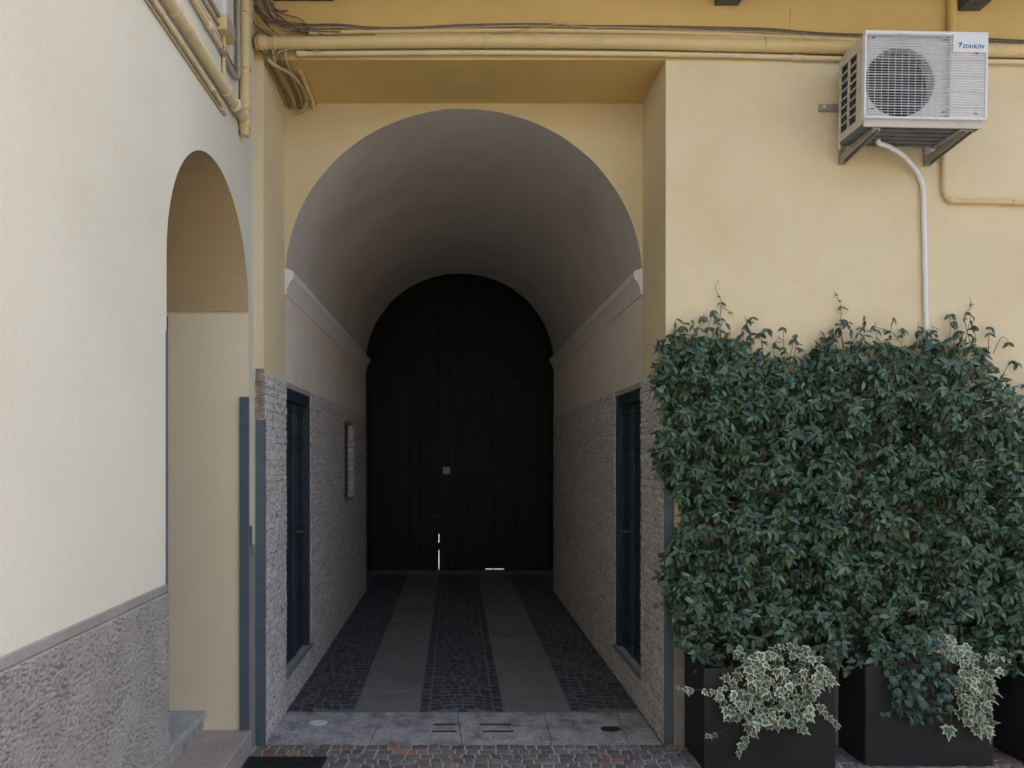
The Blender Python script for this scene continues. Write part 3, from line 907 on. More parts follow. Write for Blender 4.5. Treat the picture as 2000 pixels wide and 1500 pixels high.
# pipes along the pale wall
def lw(lst, off):
    return [PW(u, v, XW + off) for u, v in lst]
xo = XW + .036
o = pipe('drain_pipe', [(xo, 1.6, 3.945), (xo, 2.6, 3.945), (xo, 3.6, 3.945), (xo, 4.165, 3.945)], .030, 'thick cream pipe running along the pale wall into the corner stack', 'pipe', 'pipe_pale', clips=(.5, .8), couplings=(.93,), wall=(-.03, 0, 0))
o = pipe('stack_pipe', [(xo, 4.165, 5.11), (xo, 4.165, 4.6), (xo, 4.165, 4.2), (xo, 4.165, 3.87)], .030, 'vertical cream pipe stack with capped foot in the corner', 'pipe', 'pipe', clips=(.35, .62), couplings=(.985, .88), wall=(-.03, 0, 0))
MB().tube([(xo, 4.165, 3.878), (xo, 4.165, 3.852)], .027, 14).build('cap', 'pipe', o)
xo = XW + .016
pipe('conduit_pipe', [(xo, 1.6, 3.868), (xo, 2.8, 3.868), (xo, 3.83, 3.866)], .0125, 'lower thin cream conduit ending in a coupling on the pale wall', 'pipe', 'pipe_pale', clips=(.45, .72), couplings=(.985,), wall=(-.02, 0, 0))
pipe('cable', [(XW + .006, 1.6, 3.838), (XW + .006, 2.8, 3.836), (XW + .006, 3.80, 3.836), (XW + .012, 3.86, 3.850)], .0055, 'thin cable under the lower conduit on the pale wall', 'cable', 'cable_y', n=8)
xo = XW + .020
pipe('conduit_pipe', [(xo, 1.6, 4.165), (xo, 2.8, 4.165), (xo, 3.77, 4.167)], .0155, 'upper cream conduit on the pale wall ending in a flexible hose', 'pipe', 'pipe_pale', clips=(.75,), couplings=(.975,), wall=(-.02, 0, 0))
pipe('flexible_hose', [(xo, 3.77, 4.167), (xo, 3.86, 4.155), (xo, 3.98, 4.13), (xo + .005, 4.06, 4.15), (xo, 4.09, 4.24), (xo - .003, 4.09, 4.40), (xo, 4.08, 4.6), (xo, 4.08, 5.1)], .014, 'grey flexible hose curling upward on the pale wall near the corner', 'hose', 'conduit', n=10)
pipe('cable', [(xo - .006, 1.6, 4.205), (xo - .006, 3.0, 4.203), (xo - .004, 3.8, 4.20), (xo + .004, 3.98, 4.175), (xo + .008, 4.045, 4.20), (xo - .004, 4.06, 4.30), (xo - .004, 4.055, 5.1)], .006, 'thin grey cable running above the flexible hose on the pale wall', 'cable', 'cable', n=8)
pipe('cable', [(XW + .009, 2.2, 4.262), (XW + .009, 3.4, 4.270), (XW + .012, 3.78, 4.285)], .0085, 'lower of two cables entering the junction box', 'cable', 'cable_y', n=8, group='cables entering the junction box')
pipe('cable', [(XW + .012, 2.2, 4.325), (XW + .012, 3.4, 4.33), (XW + .014, 3.79, 4.335)], .011, 'upper of two cables entering the junction box', 'cable', 'conduit', n=8, group='cables entering the junction box')
jb = thing('junction_box', (XW + .025, 3.86, 4.26), 'small ochre junction box on the pale wall', 'junction box')
MB().bbox(XW + .001, XW + .052, 3.775, 3.925, 4.262, 4.352, .005).build('box', 'pipe', jb)
MB().bbox(XW + .051, XW + .058, 3.782, 3.918, 4.268, 4.346, .002).build('lid', 'conduit', jb)
tk = MB().bbox(XW, XW + .022, 3.855, 3.895, 4.354, 5.11, .003)
tag(tk.build('cable_trunking', 'white'), 'white plastic cable trunking rising from the junction box', 'trunking')
pipe('conduit_pipe', [(XW + .014, 3.85, 4.266), (XW + .014, 3.85, 4.1), (XW + .013, 3.852, 3.99)], .011, 'short cream conduit hanging below the junction box', 'pipe', 'pipe', n=8)

# ================================================================== air conditioner
DF = 4.078; S = DF / F
ax0, ax1 = (1687 - CU) * S, (1928 - CU) * S
az1 = CH + (CV - 60) * S; azp = CH + (CV - 232) * S; az0 = CH + (CV - 247) * S
ay1 = 4.375
AC = thing('air_conditioner', ((ax0 + ax1) / 2, (DF + ay1) / 2, az0), 'white outdoor air conditioner unit with round fan grille mounted on facade', 'air conditioner')
tilt = Matrix.Translation(Vector(((ax0 + ax1) / 2, DF, az0))) @ Matrix.Rotation(R(1.1), 4, 'Y') @ Matrix.Translation(-Vector(((ax0 + ax1) / 2, DF, az0)))
def acb(mb, name, matn, parent=None, fix=True):
    mb.v = [tilt @ p for p in mb.v]
    return mb.build(name, matn, parent or AC, fix)
# body shell (open at the front so the fan shows)
t = .012
bd = MB()
bd.bbox(ax0 + .012, ax1 - .008, DF + .02, ay1, az1 - .014, az1 - .004, .004)       # top
bd.bbox(ax1 - .018, ax1 - .008, DF + .02, ay1, azp - .02, az1 - .014, .003)        # right side
bd.bbox(ax0 + .012, ax1 - .008, ay1 - .01, ay1, azp - .02, az1 - .014, .003)       # back
acb(bd, 'casing', 'ac')
fcx, fcz, fr = (1763 - CU) * S, CH + (CV - 155) * S, 68 * S
xm = (1856 - CU) * S                    # edge of the fan opening
fpz0, fpz1 = azp + .012, az1 - .014
# front frame
fr_ = MB()
fr_.bbox(ax0, ax1, DF, DF + .030, az1 - .022, az1, .005)
fr_.bbox(ax0, ax1, DF, DF + .030, azp, azp + .014, .005)
fr_.bbox(ax0, ax0 + .012, DF + .001, DF + .030, azp + .014, az1 - .022, .003)
fr_.bbox(ax1 - .014, ax1, DF + .001, DF + .030, azp + .014, az1 - .022, .003)
acb(fr_, 'front_frame', 'ac')
# bell mouth plate with a round hole
pl = MB()
ya = DF + .036
rx0, rx1 = ax0 + .012, ax1 - .014
N = 64
inner = []; outer = []
for k in range(N):
    an = 2 * math.pi * k / N
    c, s2 = math.cos(an), math.sin(an)
    inner.append((fcx + fr * c, ya, fcz + fr * s2))
    tx_ = ((xm if c > 0 else rx0) - fcx) / c if abs(c) > 1e-6 else 1e9
    tz_ = ((fpz1 if s2 > 0 else fpz0) - fcz) / s2 if abs(s2) > 1e-6 else 1e9
    q = min(abs(tx_), abs(tz_))
    outer.append((fcx + q * c, ya, fcz + q * s2))
deep = [(p[0], ya + .07, p[2]) for p in inner]
pl.add(inner + outer + deep, [(k, (k + 1) % N, N + (k + 1) % N, N + k) for k in range(N)] + [(k, 2 * N + k, 2 * N + (k + 1) % N, (k + 1) % N) for k in range(N)])
acb(pl, 'fan_shroud', 'ac')
acb(MB().bbox(xm, rx1 + .002, DF + .008, ya + .03, fpz0 - .004, fpz1 + .002, .003), 'service_panel', 'ac')
dk = MB().box(ax0 + .03, ax1 - .03, DF + .16, DF + .165, azp, az1 - .03)
acb(dk, 'coil', 'acdark')
# fan: hub and three swept blades
fn = MB()
fn.tube([(fcx, DF + .05, fcz), (fcx, DF + .10, fcz)], .045, 20)
fan_o = acb(fn, 'fan', 'fan')
for k in range(3):
    bl = MB(); vs = []; 
    for i in range(7):
        for j in range(5):
            rr = .04 + (fr * .94 - .04) * j / 4
            an = k * 2.0944 + .5 + (i / 6) * 1.35 + .28 * j / 4
            vs.append((fcx + rr * math.cos(an), DF + .05 + .045 * (i / 6), fcz + rr * math.sin(an)))
    fs = [(i * 5 + j, i * 5 + j + 1, (i + 1) * 5 + j + 1, (i + 1) * 5 + j) for i in range(6) for j in range(4)]
    bl.add(vs, fs, 0, True)
    acb(bl, 'blade', 'fan', fan_o, False)
# guard: fine horizontal wires, heavier ones every sixth, upright wires over the fan opening
gr = MB()
nw = 32
lz1 = CH + (CV - 101) * S        # bottom of the name plate
lx0 = (1858 - CU) * S
for k in range(1, nw):
    z = fpz0 + (fpz1 - fpz0) * k / nw
    xe = rx1 if z < lz1 - .004 else lx0
    if k % 6 == 4:
        gr.box(rx0, xe, DF - .004, DF + .006, z - .0013, z + .0013)
    else:
        gr.box(rx0, xe, DF - .001, DF + .006, z - .0007, z + .0007)
for k in range(13):
    x = rx0 + .014 + (xm - rx0 - .02) * k / 12
    gr.box(x - .0008, x + .0008, DF + .0055, DF + .0095, fpz0, fpz1)
acb(gr, 'fan_grille', 'ac')
npb = MB().bbox(lx0, ax1 - .013, DF - .004, DF + .012, lz1, fpz1 - .004, .002)
npo = acb(npb, 'name_plate', 'ac')
# screws
for (u, v) in ((1905, 103), (1905, 221), (1703, 215), (1842, 219), (1703, 76), (1842, 78)):
    p = P(u, v, DF)
    acb(MB().tube([(p.x - .009, DF - .004, p.z), (p.x + .006, DF - .004, p.z)], .0028, 6), 'fixing', 'iron')
# lettering
def text(body, height, width, x, z, y, matn, name, parent, shear=.0):
    cu = bpy.data.curves.new(name, 'FONT')
    cu.body = body; cu.size = 1; cu.extrude = .01; cu.offset = .016; cu.shear = shear; cu.space_character = 1.14
    to = bpy.data.objects.new(name, cu)
    COL.objects.link(to)
    bpy.context.view_layer.update()
    me0 = bpy.data.meshes.new_from_object(to.evaluated_get(bpy.context.evaluated_depsgraph_get()))
    xs = [v.co.x for v in me0.vertices]; ys = [v.co.y for v in me0.vertices]
    sx = width / (max(xs) - min(xs)); sz = height / (max(ys) - min(ys))
    mb = MB()
    mb.add([(x + (v.co.x - min(xs)) * sx, y - v.co.z * .1, z + (v.co.y - min(ys)) * sz) for v in me0.vertices], [list(p.vertices) for p in me0.polygons])
    bpy.data.objects.remove(to)
    return acb(mb, name, matn, parent)
p = P(1877, 93.5, DF)
text('DAIKIN', 7.6 * S, 41 * S, p.x, p.z, DF - .0045, 'logo', 'lettering', npo, .15)
p = P(1866, 92, DF)
e = MB()
e.add([(p.x, DF - .0052, p.z + .022), (p.x + .017, DF - .0052, p.z + .031), (p.x + .010, DF - .0052, p.z + .018)], [(0, 1, 2)], 0)
e.add([(p.x + .019, DF - .0052, p.z + .031), (p.x + .031, DF - .0052, p.z + .030), (p.x + .015, DF - .0052, p.z + .002), (p.x + .008, DF - .0052, p.z + .000)], [(0, 1, 2, 3)], 1)
acb(e, 'emblem', ['logo2', 'logo'], npo, False)
# left flank: beige frame with coil openings
sx0 = ax0 + .010
sd_ = MB()
sy0, sy1 = DF + .02, ay1
sd_.bbox(sx0, sx0 + .012, sy0, sy0 + .085, azp - .02, az1 - .006, .003)
sd_.bbox(sx0, sx0 + .012, sy1 - .018, sy1, azp - .06, az1 - .006, .003)
sd_.bbox(sx0, sx0 + .012, sy0 + .085, sy1 - .018, az1 - .075, az1 - .006, .003)
sd_.bbox(sx0, sx0 + .012, sy0 + .085, sy1 - .018, azp - .02, azp + .03, .003)
so = acb(sd_, 'side_panel', 'ac_beige')
sg = MB()
for k in range(1, 8):
    z = azp + .03 + (az1 - .105 - azp) * k / 8
    sg.box(sx0 + .001, sx0 + .011, sy0 + .085, sy1 - .018, z - .004, z + .004)
yq = (sy0 + .085 + sy1 - .018) / 2
sg.box(sx0 + .0005, sx0 + .0115, yq - .006, yq + .006, azp + .03, az1 - .075)
acb(sg, 'side_grille', 'ac_beige', so)
acb(MB().box(sx0 + .014, sx0 + .018, sy0 + .03, sy1 - .012, azp, az1 - .03), 'side_coil', 'acdark', so)
# base pan with ribs and skirt
bp = MB()
bp.bbox(ax0 + .012, ax1 - .010, DF + .02, DF + .032, az0 + .004, azp + .002, .004)
acb(bp, 'skirt', 'ac_beige')
bp = MB().bbox(ax0 + .014, ax1 - .012, DF + .032, ay1, az0 + .012, az0 + .022, .002)
for k in range(5):
    yk = DF + .06 + k * .05
    bp.bbox(ax0 + .12, ax1 - .12, yk, yk + .022, az0 + .004, az0 + .0125, .003)
acb(bp, 'base_pan', 'acpan')
for x in (ax0 + .10, ax1 - .115):
    acb(MB().bbox(x - .022, x + .022, DF + .035, ay1 - .01, az0 - .002, az0 + .012, .002), 'foot', 'bracket')
# brackets: wall upright, arm, sloping strut
def bracket(xc, lab):
    b = thing('wall_bracket', (xc, D1, az0 - .14), lab, 'bracket', 'brackets below the air conditioner')
    zt_ = tilt @ Vector((xc, DF, az0))
    zt_ = zt_.z - .003
    top = [(DF + .03, zt_ + .001), (D1 - .014, zt_ + .001), (D1 - .014, zt_ - .056), (DF + .03, zt_ - .016)]
    MB().bbox(xc - .0155, xc + .0155, DF + .032, D1 - .014, zt_ - .003, zt_ + .001, .001).build('arm', 'bracket', b)
    for xa in (xc - .020, xc + .016):
        MB().prism(top, xa, xa + .004, 'x').build('flange', 'bracket', b)
    MB().bbox(xc - .024, xc + .024, D1 - .014, D1 + .001, zt_ - .062, zt_ + .40, .003).build('upright', 'bracket', b)
    return b
bracket((1712 - CU) * 4.11 / F, 'left galvanised bracket carrying the air conditioner')
bracket((1893 - CU) * 4.11 / F, 'right galvanised bracket carrying the air conditioner')
a = P(1601, 203, D1 - .02); b = P(1800, 216, D1 - .02)
ra_ = tag(MB().bbox(a.x, b.x, D1 - .022, D1 + .001, b.z, a.z, .003).build('bracket_rail', 'bracket'), 'horizontal galvanised rail showing left of the air conditioner', 'rail')
p = P(1609, 209, D1 - .02)
MB().tube([(p.x, D1 - .024, p.z), (p.x, D1 - .03, p.z)], .010, 6).build('bolt', 'steel', ra_)
# drain hose
hz = tilt @ Vector((0, 0, 0))
pts = [P(1716, 277, 4.27) + Vector((0, 0, .03)), P(1716, 279, 4.27), P(1735, 286, 4.31), P(1765, 305, 4.38), P(1788, 332, 4.44), P(1800, 358, D1 - .018), P(1803, 385, D1 - .018), P(1805, 450, D1 - .018), P(1807, 550, D1 - .018), P(1809, 650, D1 - .018), P(1810, 760, D1 - .02)]
path = smooth_path(pts, 14)
hs = MB().tube(path, .0135, 12, rr=[.0135 + (.0012 if i % 2 else 0) for i in range(len(path))])
hso = tag(hs.build('drain_hose', 'white'), 'white corrugated drain hose hanging from the air conditioner down the wall', 'hose')
for t_ in (.47, .78):
    i = int(t_ * len(path)); m_ = MB(); clip(m_, path[i], path[i + 1] - path[i], .0145, (0, .022, 0)); m_.build('clip', 'white', hso)

# ================================================================== planters
def planter(x0, x1, yf, lab):
    pt = thing('planter_box', ((x0 + x1) / 2, (yf + D1) / 2, 0), lab, 'planter', 'dark planters along the wall')
    yb, zt, t = D1 - .02, .617, .012
    m_ = MB()
    m_.bbox(x0, x1, yf, yf + t, .004, zt, .003)
    m_.bbox(x0, x1, yb - t, yb, .004, zt, .003)
    m_.bbox(x0, x0 + t, yf + t - .001, yb - t + .001, .0045, zt - .001, .003)
    m_.bbox(x1 - t, x1, yf + t - .001, yb - t + .001, .0045, zt - .001, .003)
    m_.box(x0 + .004, x1 - .004, yf + .004, yb - .004, .006, .02)
    m_.build('box', 'planter', pt)
    nx, ny = 24, 10
    vs = [(x0 + t + (x1 - x0 - 2 * t) * i / nx, yf + t + (yb - yf - 2 * t) * j / ny, .565 + .012 * noise.noise(Vector((i * .9, j * .9, x0)))) for j in range(ny + 1) for i in range(nx + 1)]
    fs = [(j * (nx + 1) + i, j * (nx + 1) + i + 1, (j + 1) * (nx + 1) + i + 1, (j + 1) * (nx + 1) + i) for j in range(ny) for i in range(nx)]
    MB().add(vs, fs, 0, True).build('soil', 'soil', pt, False)
    return pt
planter(1.496, 2.288, 4.11, 'dark planter box nearest the passage, with variegated ivy spilling over its front')
planter(2.504, 3.286, 4.17, 'middle dark planter box, holding both dark green ivy and cream edged ivy')
planter(3.50, 4.28, 4.17, 'dark planter box cut off by the right edge of the picture')

# ================================================================== climbing jasmine
def leaf_mesh(name, ln, wd, matn, fold=.25, droop=.25, rows=5):
    vs = []; fs = []
    for i in range(rows):
        t = i / (rows - 1)
        wv = wd * .5 * (math.sin(math.pi * min(1, t ** .8 * .98 + .02)) ** .8) if 0 < i < rows - 1 else wd * .03
        z = -droop * ln * t * t
        vs += [(-wv, t * ln, z + fold * wv), (0, t * ln, z), (wv, t * ln, z + fold * wv)]
    for i in range(rows - 1):
        a = i * 3
        fs += [(a, a + 1, a + 4, a + 3), (a + 1, a + 2, a + 5, a + 4)]
    me = bpy.data.meshes.new(name)
    me.from_pydata(vs, [], fs)
    me.materials.append(M[matn])
    me.polygons.foreach_set('use_smooth', [True] * len(fs))
    me.update()
    return me

JL = [leaf_mesh('leaf', 1, .42, 'jas', .3, .22), leaf_mesh('leaf', 1, .46, 'jas', .2, .35), leaf_mesh('leaf', 1, .36, 'jas', .4, .12), leaf_mesh('leaf', 1, .44, 'jas', .1, .05)]

def frame(d, nrm):
    y = Vector(d).normalized()
    n_ = Vector(nrm)
    z = (n_ - y * n_.dot(y))
    z = z.normalized() if z.length > 1e-4 else y.orthogonal().normalized()
    x = y.cross(z)
    return Matrix((x, y, z)).transposed()

def rv3(s=1):
    return Vector((random.gauss(0, s), random.gauss(0, s), random.gauss(0, s)))

def interp(tab, x):
    if x <= tab[0][0]: return tab[0][1]
    for (a, b), (c, d) in zip(tab[:-1], tab[1:]):
        if x <= c: return b + (d - b) * (x - a) / (c - a)
    return tab[-1][1]

TOPV = [(1270, 730), (1290, 690), (1310, 655), (1345, 648), (1400, 640), (1450, 648), (1500, 668), (1550, 690), (1590, 705), (1615, 690), (1640, 650), (1700, 662), (1760, 655), (1800, 665), (1850, 655), (1900, 655), (1935, 650), (1965, 680), (1985, 710), (2010, 750), (2060, 780)]
LEFTU = [(640, 1300), (700, 1280), (800, 1292), (900, 1286), (945, 1296), (965, 1322), (1000, 1336), (1035, 1328), (1060, 1306), (1110, 1296), (1200, 1306), (1250, 1330), (1290, 1352), (1320, 1365)]

def jasmine(ua, ub, count, lab, planter_x, seed, topv=TOPV, leftu=LEFTU, twigs=(), depth=.36, sparse=None):
    random.seed(seed)
    root = thing('jasmine_plant', (planter_x, 4.34, .565), lab, 'climbing plant', 'climbing jasmine in the planters')
    leaves = []                         # (position, rotation matrix, size)
    stems = MB()
    def put(p, d, size, up=None):
        nrm = (up or Vector((0, -.75, .55))) + rv3(.33)
        leaves.append((Vector(p), frame(d, nrm), size))
    k = 0; tries = 0
    while k < count and tries < count * 30:
        tries += 1
        u = U(ua, ub); v = U(600, 1335)
        tv = interp(topv, u)
        bul = .5 + .5 * noise.noise(Vector((u * .011, v * .011, seed)))
        fine = noise.noise(Vector((u * .03, v * .03, seed + 9)))
        if v < tv + 12 * fine: continue
        if leftu and u < interp(leftu, v) + 8 * fine: continue
        if v > 1308 + 14 * fine: continue
        if sparse and sparse(u, v) < random.random(): continue
        top_t = max(.22, min(1, (v - tv) / 130 + .2))
        t_ = U(.55, 1) if random.random() < .78 else U(.1, .55)
        clump = .5 + .9 * noise.noise(Vector((u * .024, v * .024, seed + 4)))
        th = depth * (.18 + .62 * bul + .55 * max(0, min(1, clump))) * top_t
        dist = max(.012, th * t_)
        d_ = D1 - .008 - dist
        p = P(u, v, 4.27); p = Vector((p.x, d_, p.z))
        k += 1
        # tuft: a shoot end with leaves hanging like an umbrella
        ax = Vector((random.gauss(0, .35), -.8, U(.0, .55))).normalized()
        nl = random.randint(4, 8)
        a0 = U(0, 6.28)
        side1 = ax.orthogonal().normalized(); side2 = ax.cross(side1)
        sz = U(.047, .071) * (1.0 if t_ > .5 else .9)
        for q in range(nl):
            an = a0 + q * 6.283 / nl + U(-.3, .3)
            d = side1 * math.cos(an) + side2 * math.sin(an) + ax * U(-.1, .5) + Vector((0, -.1, -.75))
            put(p + ax * U(-.02, .012) + rv3(.004), d, sz * U(.75, 1.2), Vector((0, -.55, .75)) + ax * .4)
        if random.random() < .22:
            e = p - ax * U(.03, .07) + Vector((U(-.04, .04), 0, -U(.03, .10)))
            e.y = min(e.y, D1 - .006)
            stems.tube([p, (p + e) / 2 + rv3(.006), e], .0016, 5, cap=False)
    # inner leaves close to the wall fill the plant's heart
    k = 0; tries = 0
    while k < count * 2.6 and tries < count * 60:
        tries += 1
        u = U(ua, ub); v = U(640, 1335)
        if v < interp(topv, u) + 34: continue
        if leftu and u < interp(leftu, v) + 16: continue
        if v > 1300: continue
        if sparse and sparse(u, v) < random.random(): continue
        p = P(u, v, 4.33); p = Vector((p.x, D1 - U(.015, .075), p.z)); k += 1
        put(p, Vector((random.gauss(0, .7), -.1, -.6 + random.gauss(0, .5))), U(.05, .075))
    # old stems climbing from the soil
    for _ in range(7):
        x = planter_x + U(-.3, .3); pts = [(x, 4.36 + U(-.04, .04), .55)]
        z = .55
        while z < 2.2:
            z += U(.15, .3); x += U(-.1, .1)
            pts.append((x, D1 - U(.03, .12), z))
        stems.tube(smooth_path(pts, 4), .005, 6, cap=False)
    # loose sprigs along the top edge
    u = ua + 25
    while u < ub - 5:
        tv = interp(topv, u); h_ = U(14, 44); o_ = U(.03, .12)
        if not (sparse and sparse(u, tv) < .9):
            sp = smooth_path([P(u + U(-8, 8), tv + 40, D1 - o_ - .03), P(u, tv + 5, D1 - o_), P(u + U(-14, 14), tv - h_, D1 - o_ * .8)], 5)
            stems.tube(sp, .0017, 5, cap=False)
            for q in range(random.randint(4, 8)):
                c = sp[random.randint(len(sp) // 2, len(sp) - 1)]
                put(c, Vector((U(-1, 1), -U(.1, .6), -U(.1, .9))), U(.038, .062))
        u += U(12, 30)
    # single shoots standing out above
    for tw in twigs:
        pts = [P(u, v, D1 - o_) for u, v, o_ in tw['p']]
        sp = smooth_path(pts, 5)
        stems.tube(sp, .0018, 5, rr=[.0024 - .0014 * i / len(sp) for i in range(len(sp))], cap=False)
        for (t_, n_, s_) in tw['l']:
            c = sp[int(t_ * (len(sp) - 1))]
            for q in range(n_):
                sg_ = -1 if q % 2 else 1
                put(c, Vector((sg_ * U(.2, .8), -U(.1, .5), -U(.2, .9) if tw.get('down', True) else U(-.3, .6))), s_ * U(.8, 1.2))
    stems.build('stems', 'twig', root, False)
    leaves.sort(key=lambda l: l[0].y + (.4 if l[0].x > 3.55 or l[0].z < .5 else 0))
    for (p, m_, s_) in leaves[:300]:
        link('leaf', random.choice(JL), p, root, m_.to_quaternion(), s_)
    fm = MB()
    data = [([v.co.copy() for v in me.vertices], [list(f.vertices) for f in me.polygons]) for me in JL]
    for (p, m_, s_) in leaves[300:]:
        vs_, fs_ = random.choice(data)
        fm.add([p + m_ @ (v * s_) for v in vs_], fs_, 0, True)
    tag(fm.build('foliage', 'jas', root, False), kind='stuff')
    return root

tw1 = [dict(p=[(1408, 660, .05), (1406, 622, .03), (1409, 590, .02), (1400, 570, .018), (1398, 558, .014), (1404, 546, .010)], l=[(.22, 3, .045), (.42, 2, .04), (.55, 2, .02)]),
       dict(p=[(1408, 600, .02), (1418, 604, .018), (1428, 610, .015)], l=[(.9, 2, .022)]),
       dict(p=[(1350, 670, .08), (1365, 640, .05), (1375, 612, .03)], l=[(.5, 3, .055), (.98, 4, .05)]),
       dict(p=[(1330, 670, .1), (1325, 648, .08), (1314, 644, .08), (1308, 655, .09)], l=[(.98, 4, .05), (.5, 2, .05)]),
       dict(p=[(1440, 680, .08), (1448, 650, .05), (1462, 628, .03), (1470, 618, .02)], l=[(.5, 3, .05), (.98, 2, .05)]),
       dict(p=[(1490, 690, .08), (1488, 660, .05), (1486, 648, .04)], l=[(.9, 4, .055)]),
       dict(p=[(1540, 715, .08), (1548, 675, .04), (1550, 660, .03)], l=[(.9, 4, .05)]),
       dict(p=[(1560, 720, .08), (1580, 690, .04), (1604, 668, .03)], l=[(.5, 3, .045), (.75, 2, .045), (.98, 2, .05)]),
       dict(p=[(1300, 690, .1), (1285, 690, .11), (1275, 672, .12), (1262, 676, .1)], l=[(.4, 2, .04)]),
       dict(p=[(1300, 880, .12), (1290, 900, .14), (1284, 930, .15)], l=[(.5, 3, .05), (.98, 3, .05)]),
       dict(p=[(1330, 1250, .2), (1310, 1200, .2), (1290, 1180, .2), (1275, 1182, .2)], l=[(.5, 3, .05), (.75, 3, .04), (.98, 2, .03)])]
tw2 = [dict(p=[(1648, 680, .06), (1642, 640, .04), (1643, 605, .025), (1640, 590, .02), (1630, 570, .015)], l=[(.35, 3, .05), (.62, 2, .05), (.8, 2, .022), (.98, 2, .02)]),
       dict(p=[(1660, 680, .06), (1672, 655, .04), (1680, 636, .03)], l=[(.6, 3, .05), (.98, 2, .045)]),
       dict(p=[(1800, 690, .08), (1802, 665, .05), (1804, 640, .03)], l=[(.5, 4, .06), (.98, 2, .05)]),
       dict(p=[(1895, 670, .05), (1884, 625, .025), (1887, 610, .02), (1897, 600, .016), (1894, 580, .012)], l=[(.3, 2, .03), (.5, 3, .035), (.85, 2, .028)]),
       dict(p=[(1930, 690, .08), (1932, 650, .05), (1934, 636, .04)], l=[(.5, 3, .05), (.98, 4, .055)]),
       dict(p=[(1940, 690, .07), (1955, 660, .05), (1966, 662, .04), (1970, 670, .04)], l=[(.98, 3, .045)]),
       dict(p=[(1955, 740, .07), (1975, 705, .05), (1990, 710, .04)], l=[(.5, 3, .045), (.98, 2, .05)]),
       dict(p=[(1955, 790, .07), (1980, 760, .05), (2000, 750, .04), (2020, 752, .04)], l=[(.3, 4, .05), (.6, 3, .045), (.98, 3, .045)]),
       dict(p=[(1760, 670, .06), (1740, 648, .04), (1710, 640, .03), (1695, 646, .03)], l=[(.5, 2, .035), (.8, 2, .03)]),
       dict(p=[(1860, 680, .06), (1868, 655, .04), (1870, 645, .04)], l=[(.9, 5, .06)])]
def sp2(u, v):
    if u > 1925 and v < 830: return .62
    return 1
jasmine(1270, 1632, 1230, 'climbing jasmine nearest the passage, growing above the variegated ivy planter', 1.89, 11, twigs=tw1)
jasmine(1618, 1995, 1230, 'climbing jasmine below the air conditioner hose, growing from the middle planter', 2.9, 23, leftu=None, twigs=tw2, sparse=sp2)
TOP3 = [(1960, 850), (1985, 820), (2010, 815), (2040, 790), (2300, 700)]
jasmine(1965, 2240, 600, 'climbing jasmine cut off by the right edge of the picture', 3.9, 37, topv=TOP3, leftu=None)

# ================================================================== ivy
def ivy_mesh(variegated, k):
    random.seed(500 + k)
    # five-lobed outline, stalk at origin, tip along +y
    o_ = [(0, -.02), (.20, -.16), (.30, -.02), (.52, .10), (.30, .26), (.40, .56), (.17, .52), (0, 1.0), (-.17, .52), (-.40, .56), (-.30, .26), (-.52, .10), (-.30, -.02), (-.20, -.16)]
    o_ = [(x * U(.9, 1.1), y * U(.94, 1.06)) for x, y in o_]
    c = Vector((0, .28))
    n_ = len(o_)
    def z_(x, y): return -.22 * abs(x) ** 1.3 * .9 + .0 - .18 * max(0, y - .3) ** 1.5 + .03 * noise.noise(Vector((x * 4, y * 4, k)))
    s_ = U(.60, .78) if variegated else .94
    vs = [(x, y, z_(x, y)) for x, y in o_]
    inn = [c + (Vector(p) - c) * (s_ * U(.82, 1.12) if variegated else s_) for p in o_]
    vs += [(p.x, p.y, z_(p.x, p.y) + .003) for p in inn]
    vs.append((c.x, c.y, .012))
    fs = [(i, (i + 1) % n_, n_ + (i + 1) % n_, n_ + i) for i in range(n_)]
    mi = [0 if variegated else 1] * n_
    fs += [(n_ + i, n_ + (i + 1) % n_, 2 * n_) for i in range(n_)]
    mi += [1] * n_
    me = bpy.data.meshes.new('leaf')
    me.from_pydata(vs, [], fs)
    me.materials.append(M['ivy_cream' if variegated else 'ivy_vein']); me.materials.append(M['ivy_green' if variegated else 'ivy_dark'])
    me.polygons.foreach_set('material_index', mi)
    me.update()
    return me
IV = [ivy_mesh(True, k) for k in range(5)]
ID = [ivy_mesh(False, k + 9) for k in range(3)]

def inside(poly, u, v):
    r_ = False
    for (a, b), (c, d) in zip(poly, poly[1:] + poly[:1]):
        if (b > v) != (d > v) and u < (c - a) * (v - b) / (d - b) + a: r_ = not r_
    return r_

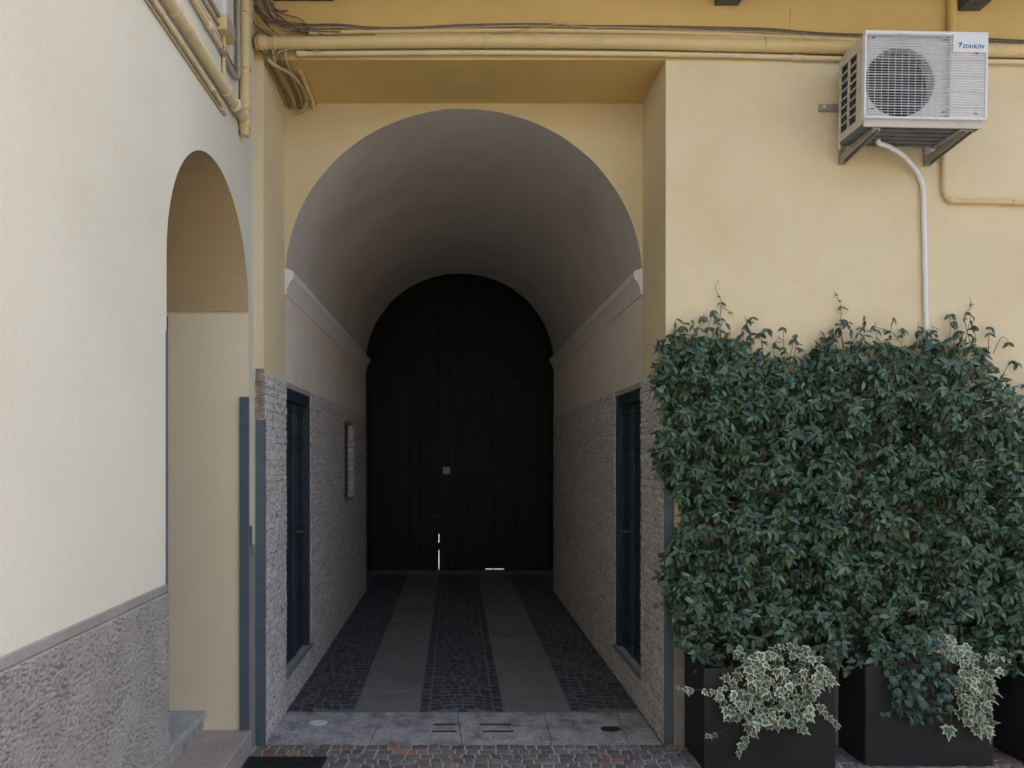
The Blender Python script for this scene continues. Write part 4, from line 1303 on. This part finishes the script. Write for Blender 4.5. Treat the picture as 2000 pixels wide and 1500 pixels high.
def ivy(lab, base, yf, poly, count, meshes, sizes, runners, seed):
    random.seed(seed)
    root = thing('ivy_plant', base, lab, 'ivy', 'ivies in the planters')
    st = MB()
    us = [p[0] for p in poly]; vs_ = [p[1] for p in poly]
    k = 0
    while k < count:
        u, v = U(min(us), max(us)), U(min(vs_), max(vs_))
        if not inside(poly, u, v): continue
        k += 1
        p = P(u, v, yf)
        over = p.z > .60                                     # mound above the rim, curtain below it
        off = U(-.10, .10) if over else U(.018, .085)
        p.y = yf - off if not over else yf - off + .02
        d = Vector((random.gauss(0, .55), -.30 + random.gauss(0, .3), -.75 + random.gauss(0, .4)))
        link('leaf', random.choice(meshes), p, root, frame(d, Vector((0, -.85, .55)) + rv3(.35)).to_quaternion(), U(*sizes))
        if k % 5 == 0:
            b_ = Vector((p.x + U(-.05, .05), yf + .03, .60))
            m_ = (p + b_) / 2 + Vector((0, -.03, .03)) if p.z < .6 else (p + b_) / 2
            if p.z < .58:
                m_ = Vector(((p.x + b_.x) / 2, yf - .03, .63))
            st.tube(smooth_path([b_, m_, p], 4), .0015, 5, cap=False)
    for pts, ls in runners:
        q = smooth_path([P(u, v, yf - o_) for u, v, o_ in pts], 5)
        st.tube(q, .0016, 5, cap=False)
        for t_, s_ in ls:
            c = q[int(t_ * (len(q) - 1))]
            d = Vector((random.gauss(0, .5), -.3, -.8))
            link('leaf', random.choice(meshes), c, root, frame(d, Vector((0, -.9, .4)) + rv3(.25)).to_quaternion(), s_)
    st.build('stems', 'twig', root, False)
    return root

polyA = [(1420, 1300), (1440, 1268), (1490, 1270), (1540, 1253), (1590, 1262), (1612, 1290), (1625, 1325), (1600, 1330), (1580, 1345), (1590, 1362), (1575, 1370), (1570, 1400), (1555, 1418), (1520, 1412), (1490, 1408), (1450, 1408), (1418, 1395), (1405, 1365), (1392, 1348), (1420, 1330)]
ivy('cream edged variegated ivy spilling over the planter nearest the passage', (1.95, 4.16, .57), 4.11, polyA, 215, IV, (.045, .080),
    [([(1410, 1345, .05), (1380, 1348, .06), (1350, 1345, .07), (1318, 1338, .08)], [(.1, .045), (.25, .04), (.45, .05), (.68, .048), (.85, .045), (.99, .03)]),
     ([(1575, 1350, .05), (1600, 1372, .05), (1620, 1400, .05), (1640, 1418, .05)], [(.25, .03), (.4, .06), (.55, .05), (.7, .05), (.85, .05), (.97, .045)]),
     ([(1500, 1400, .04), (1475, 1425, .04), (1455, 1440, .04), (1440, 1475, .04)], [(.2, .04), (.4, .055), (.5, .04), (.7, .06), (.85, .06), (.99, .05)]),
     ([(1440, 1395, .05), (1425, 1418, .05), (1402, 1432, .05), (1380, 1436, .05)], [(.8, .035), (.99, .035), (.9, .03)])], 71)
polyB = [(1725, 1310), (1740, 1270), (1775, 1240), (1810, 1235), (1840, 1260), (1850, 1310), (1850, 1370), (1835, 1395), (1800, 1400), (1775, 1412), (1755, 1395), (1735, 1350)]
ivy('plain dark green ivy at the left of the middle planter', (2.72, 4.22, .57), 4.17, polyB, 190, ID, (.035, .062),
    [([(1755, 1385, .04), (1735, 1392, .04), (1718, 1393, .04)], [(.5, .035), (.8, .035), (.99, .03)])], 72)
polyC = [(1815, 1262), (1840, 1248), (1870, 1242), (1900, 1268), (1915, 1290), (1935, 1300), (1930, 1330), (1915, 1350), (1918, 1390), (1920, 1425), (1900, 1425), (1885, 1400), (1860, 1400), (1870, 1370), (1858, 1340), (1865, 1310), (1850, 1280)]
ivy('cream edged variegated ivy at the right end of the middle planter', (3.05, 4.22, .57), 4.17, polyC, 165, IV, (.045, .080),
    [([(1915, 1290, .03), (1935, 1278, .04), (1955, 1282, .05), (1975, 1290, .05)], [(.2, .05), (.4, .045), (.55, .04), (.75, .035), (.99, .03)]),
     ([(1860, 1390, .04), (1857, 1410, .05), (1853, 1422, .05)], [(.9, .09)]),
     ([(1915, 1395, .04), (1922, 1420, .04), (1915, 1435, .04)], [(.5, .04), (.8, .04), (.99, .035)])], 73)
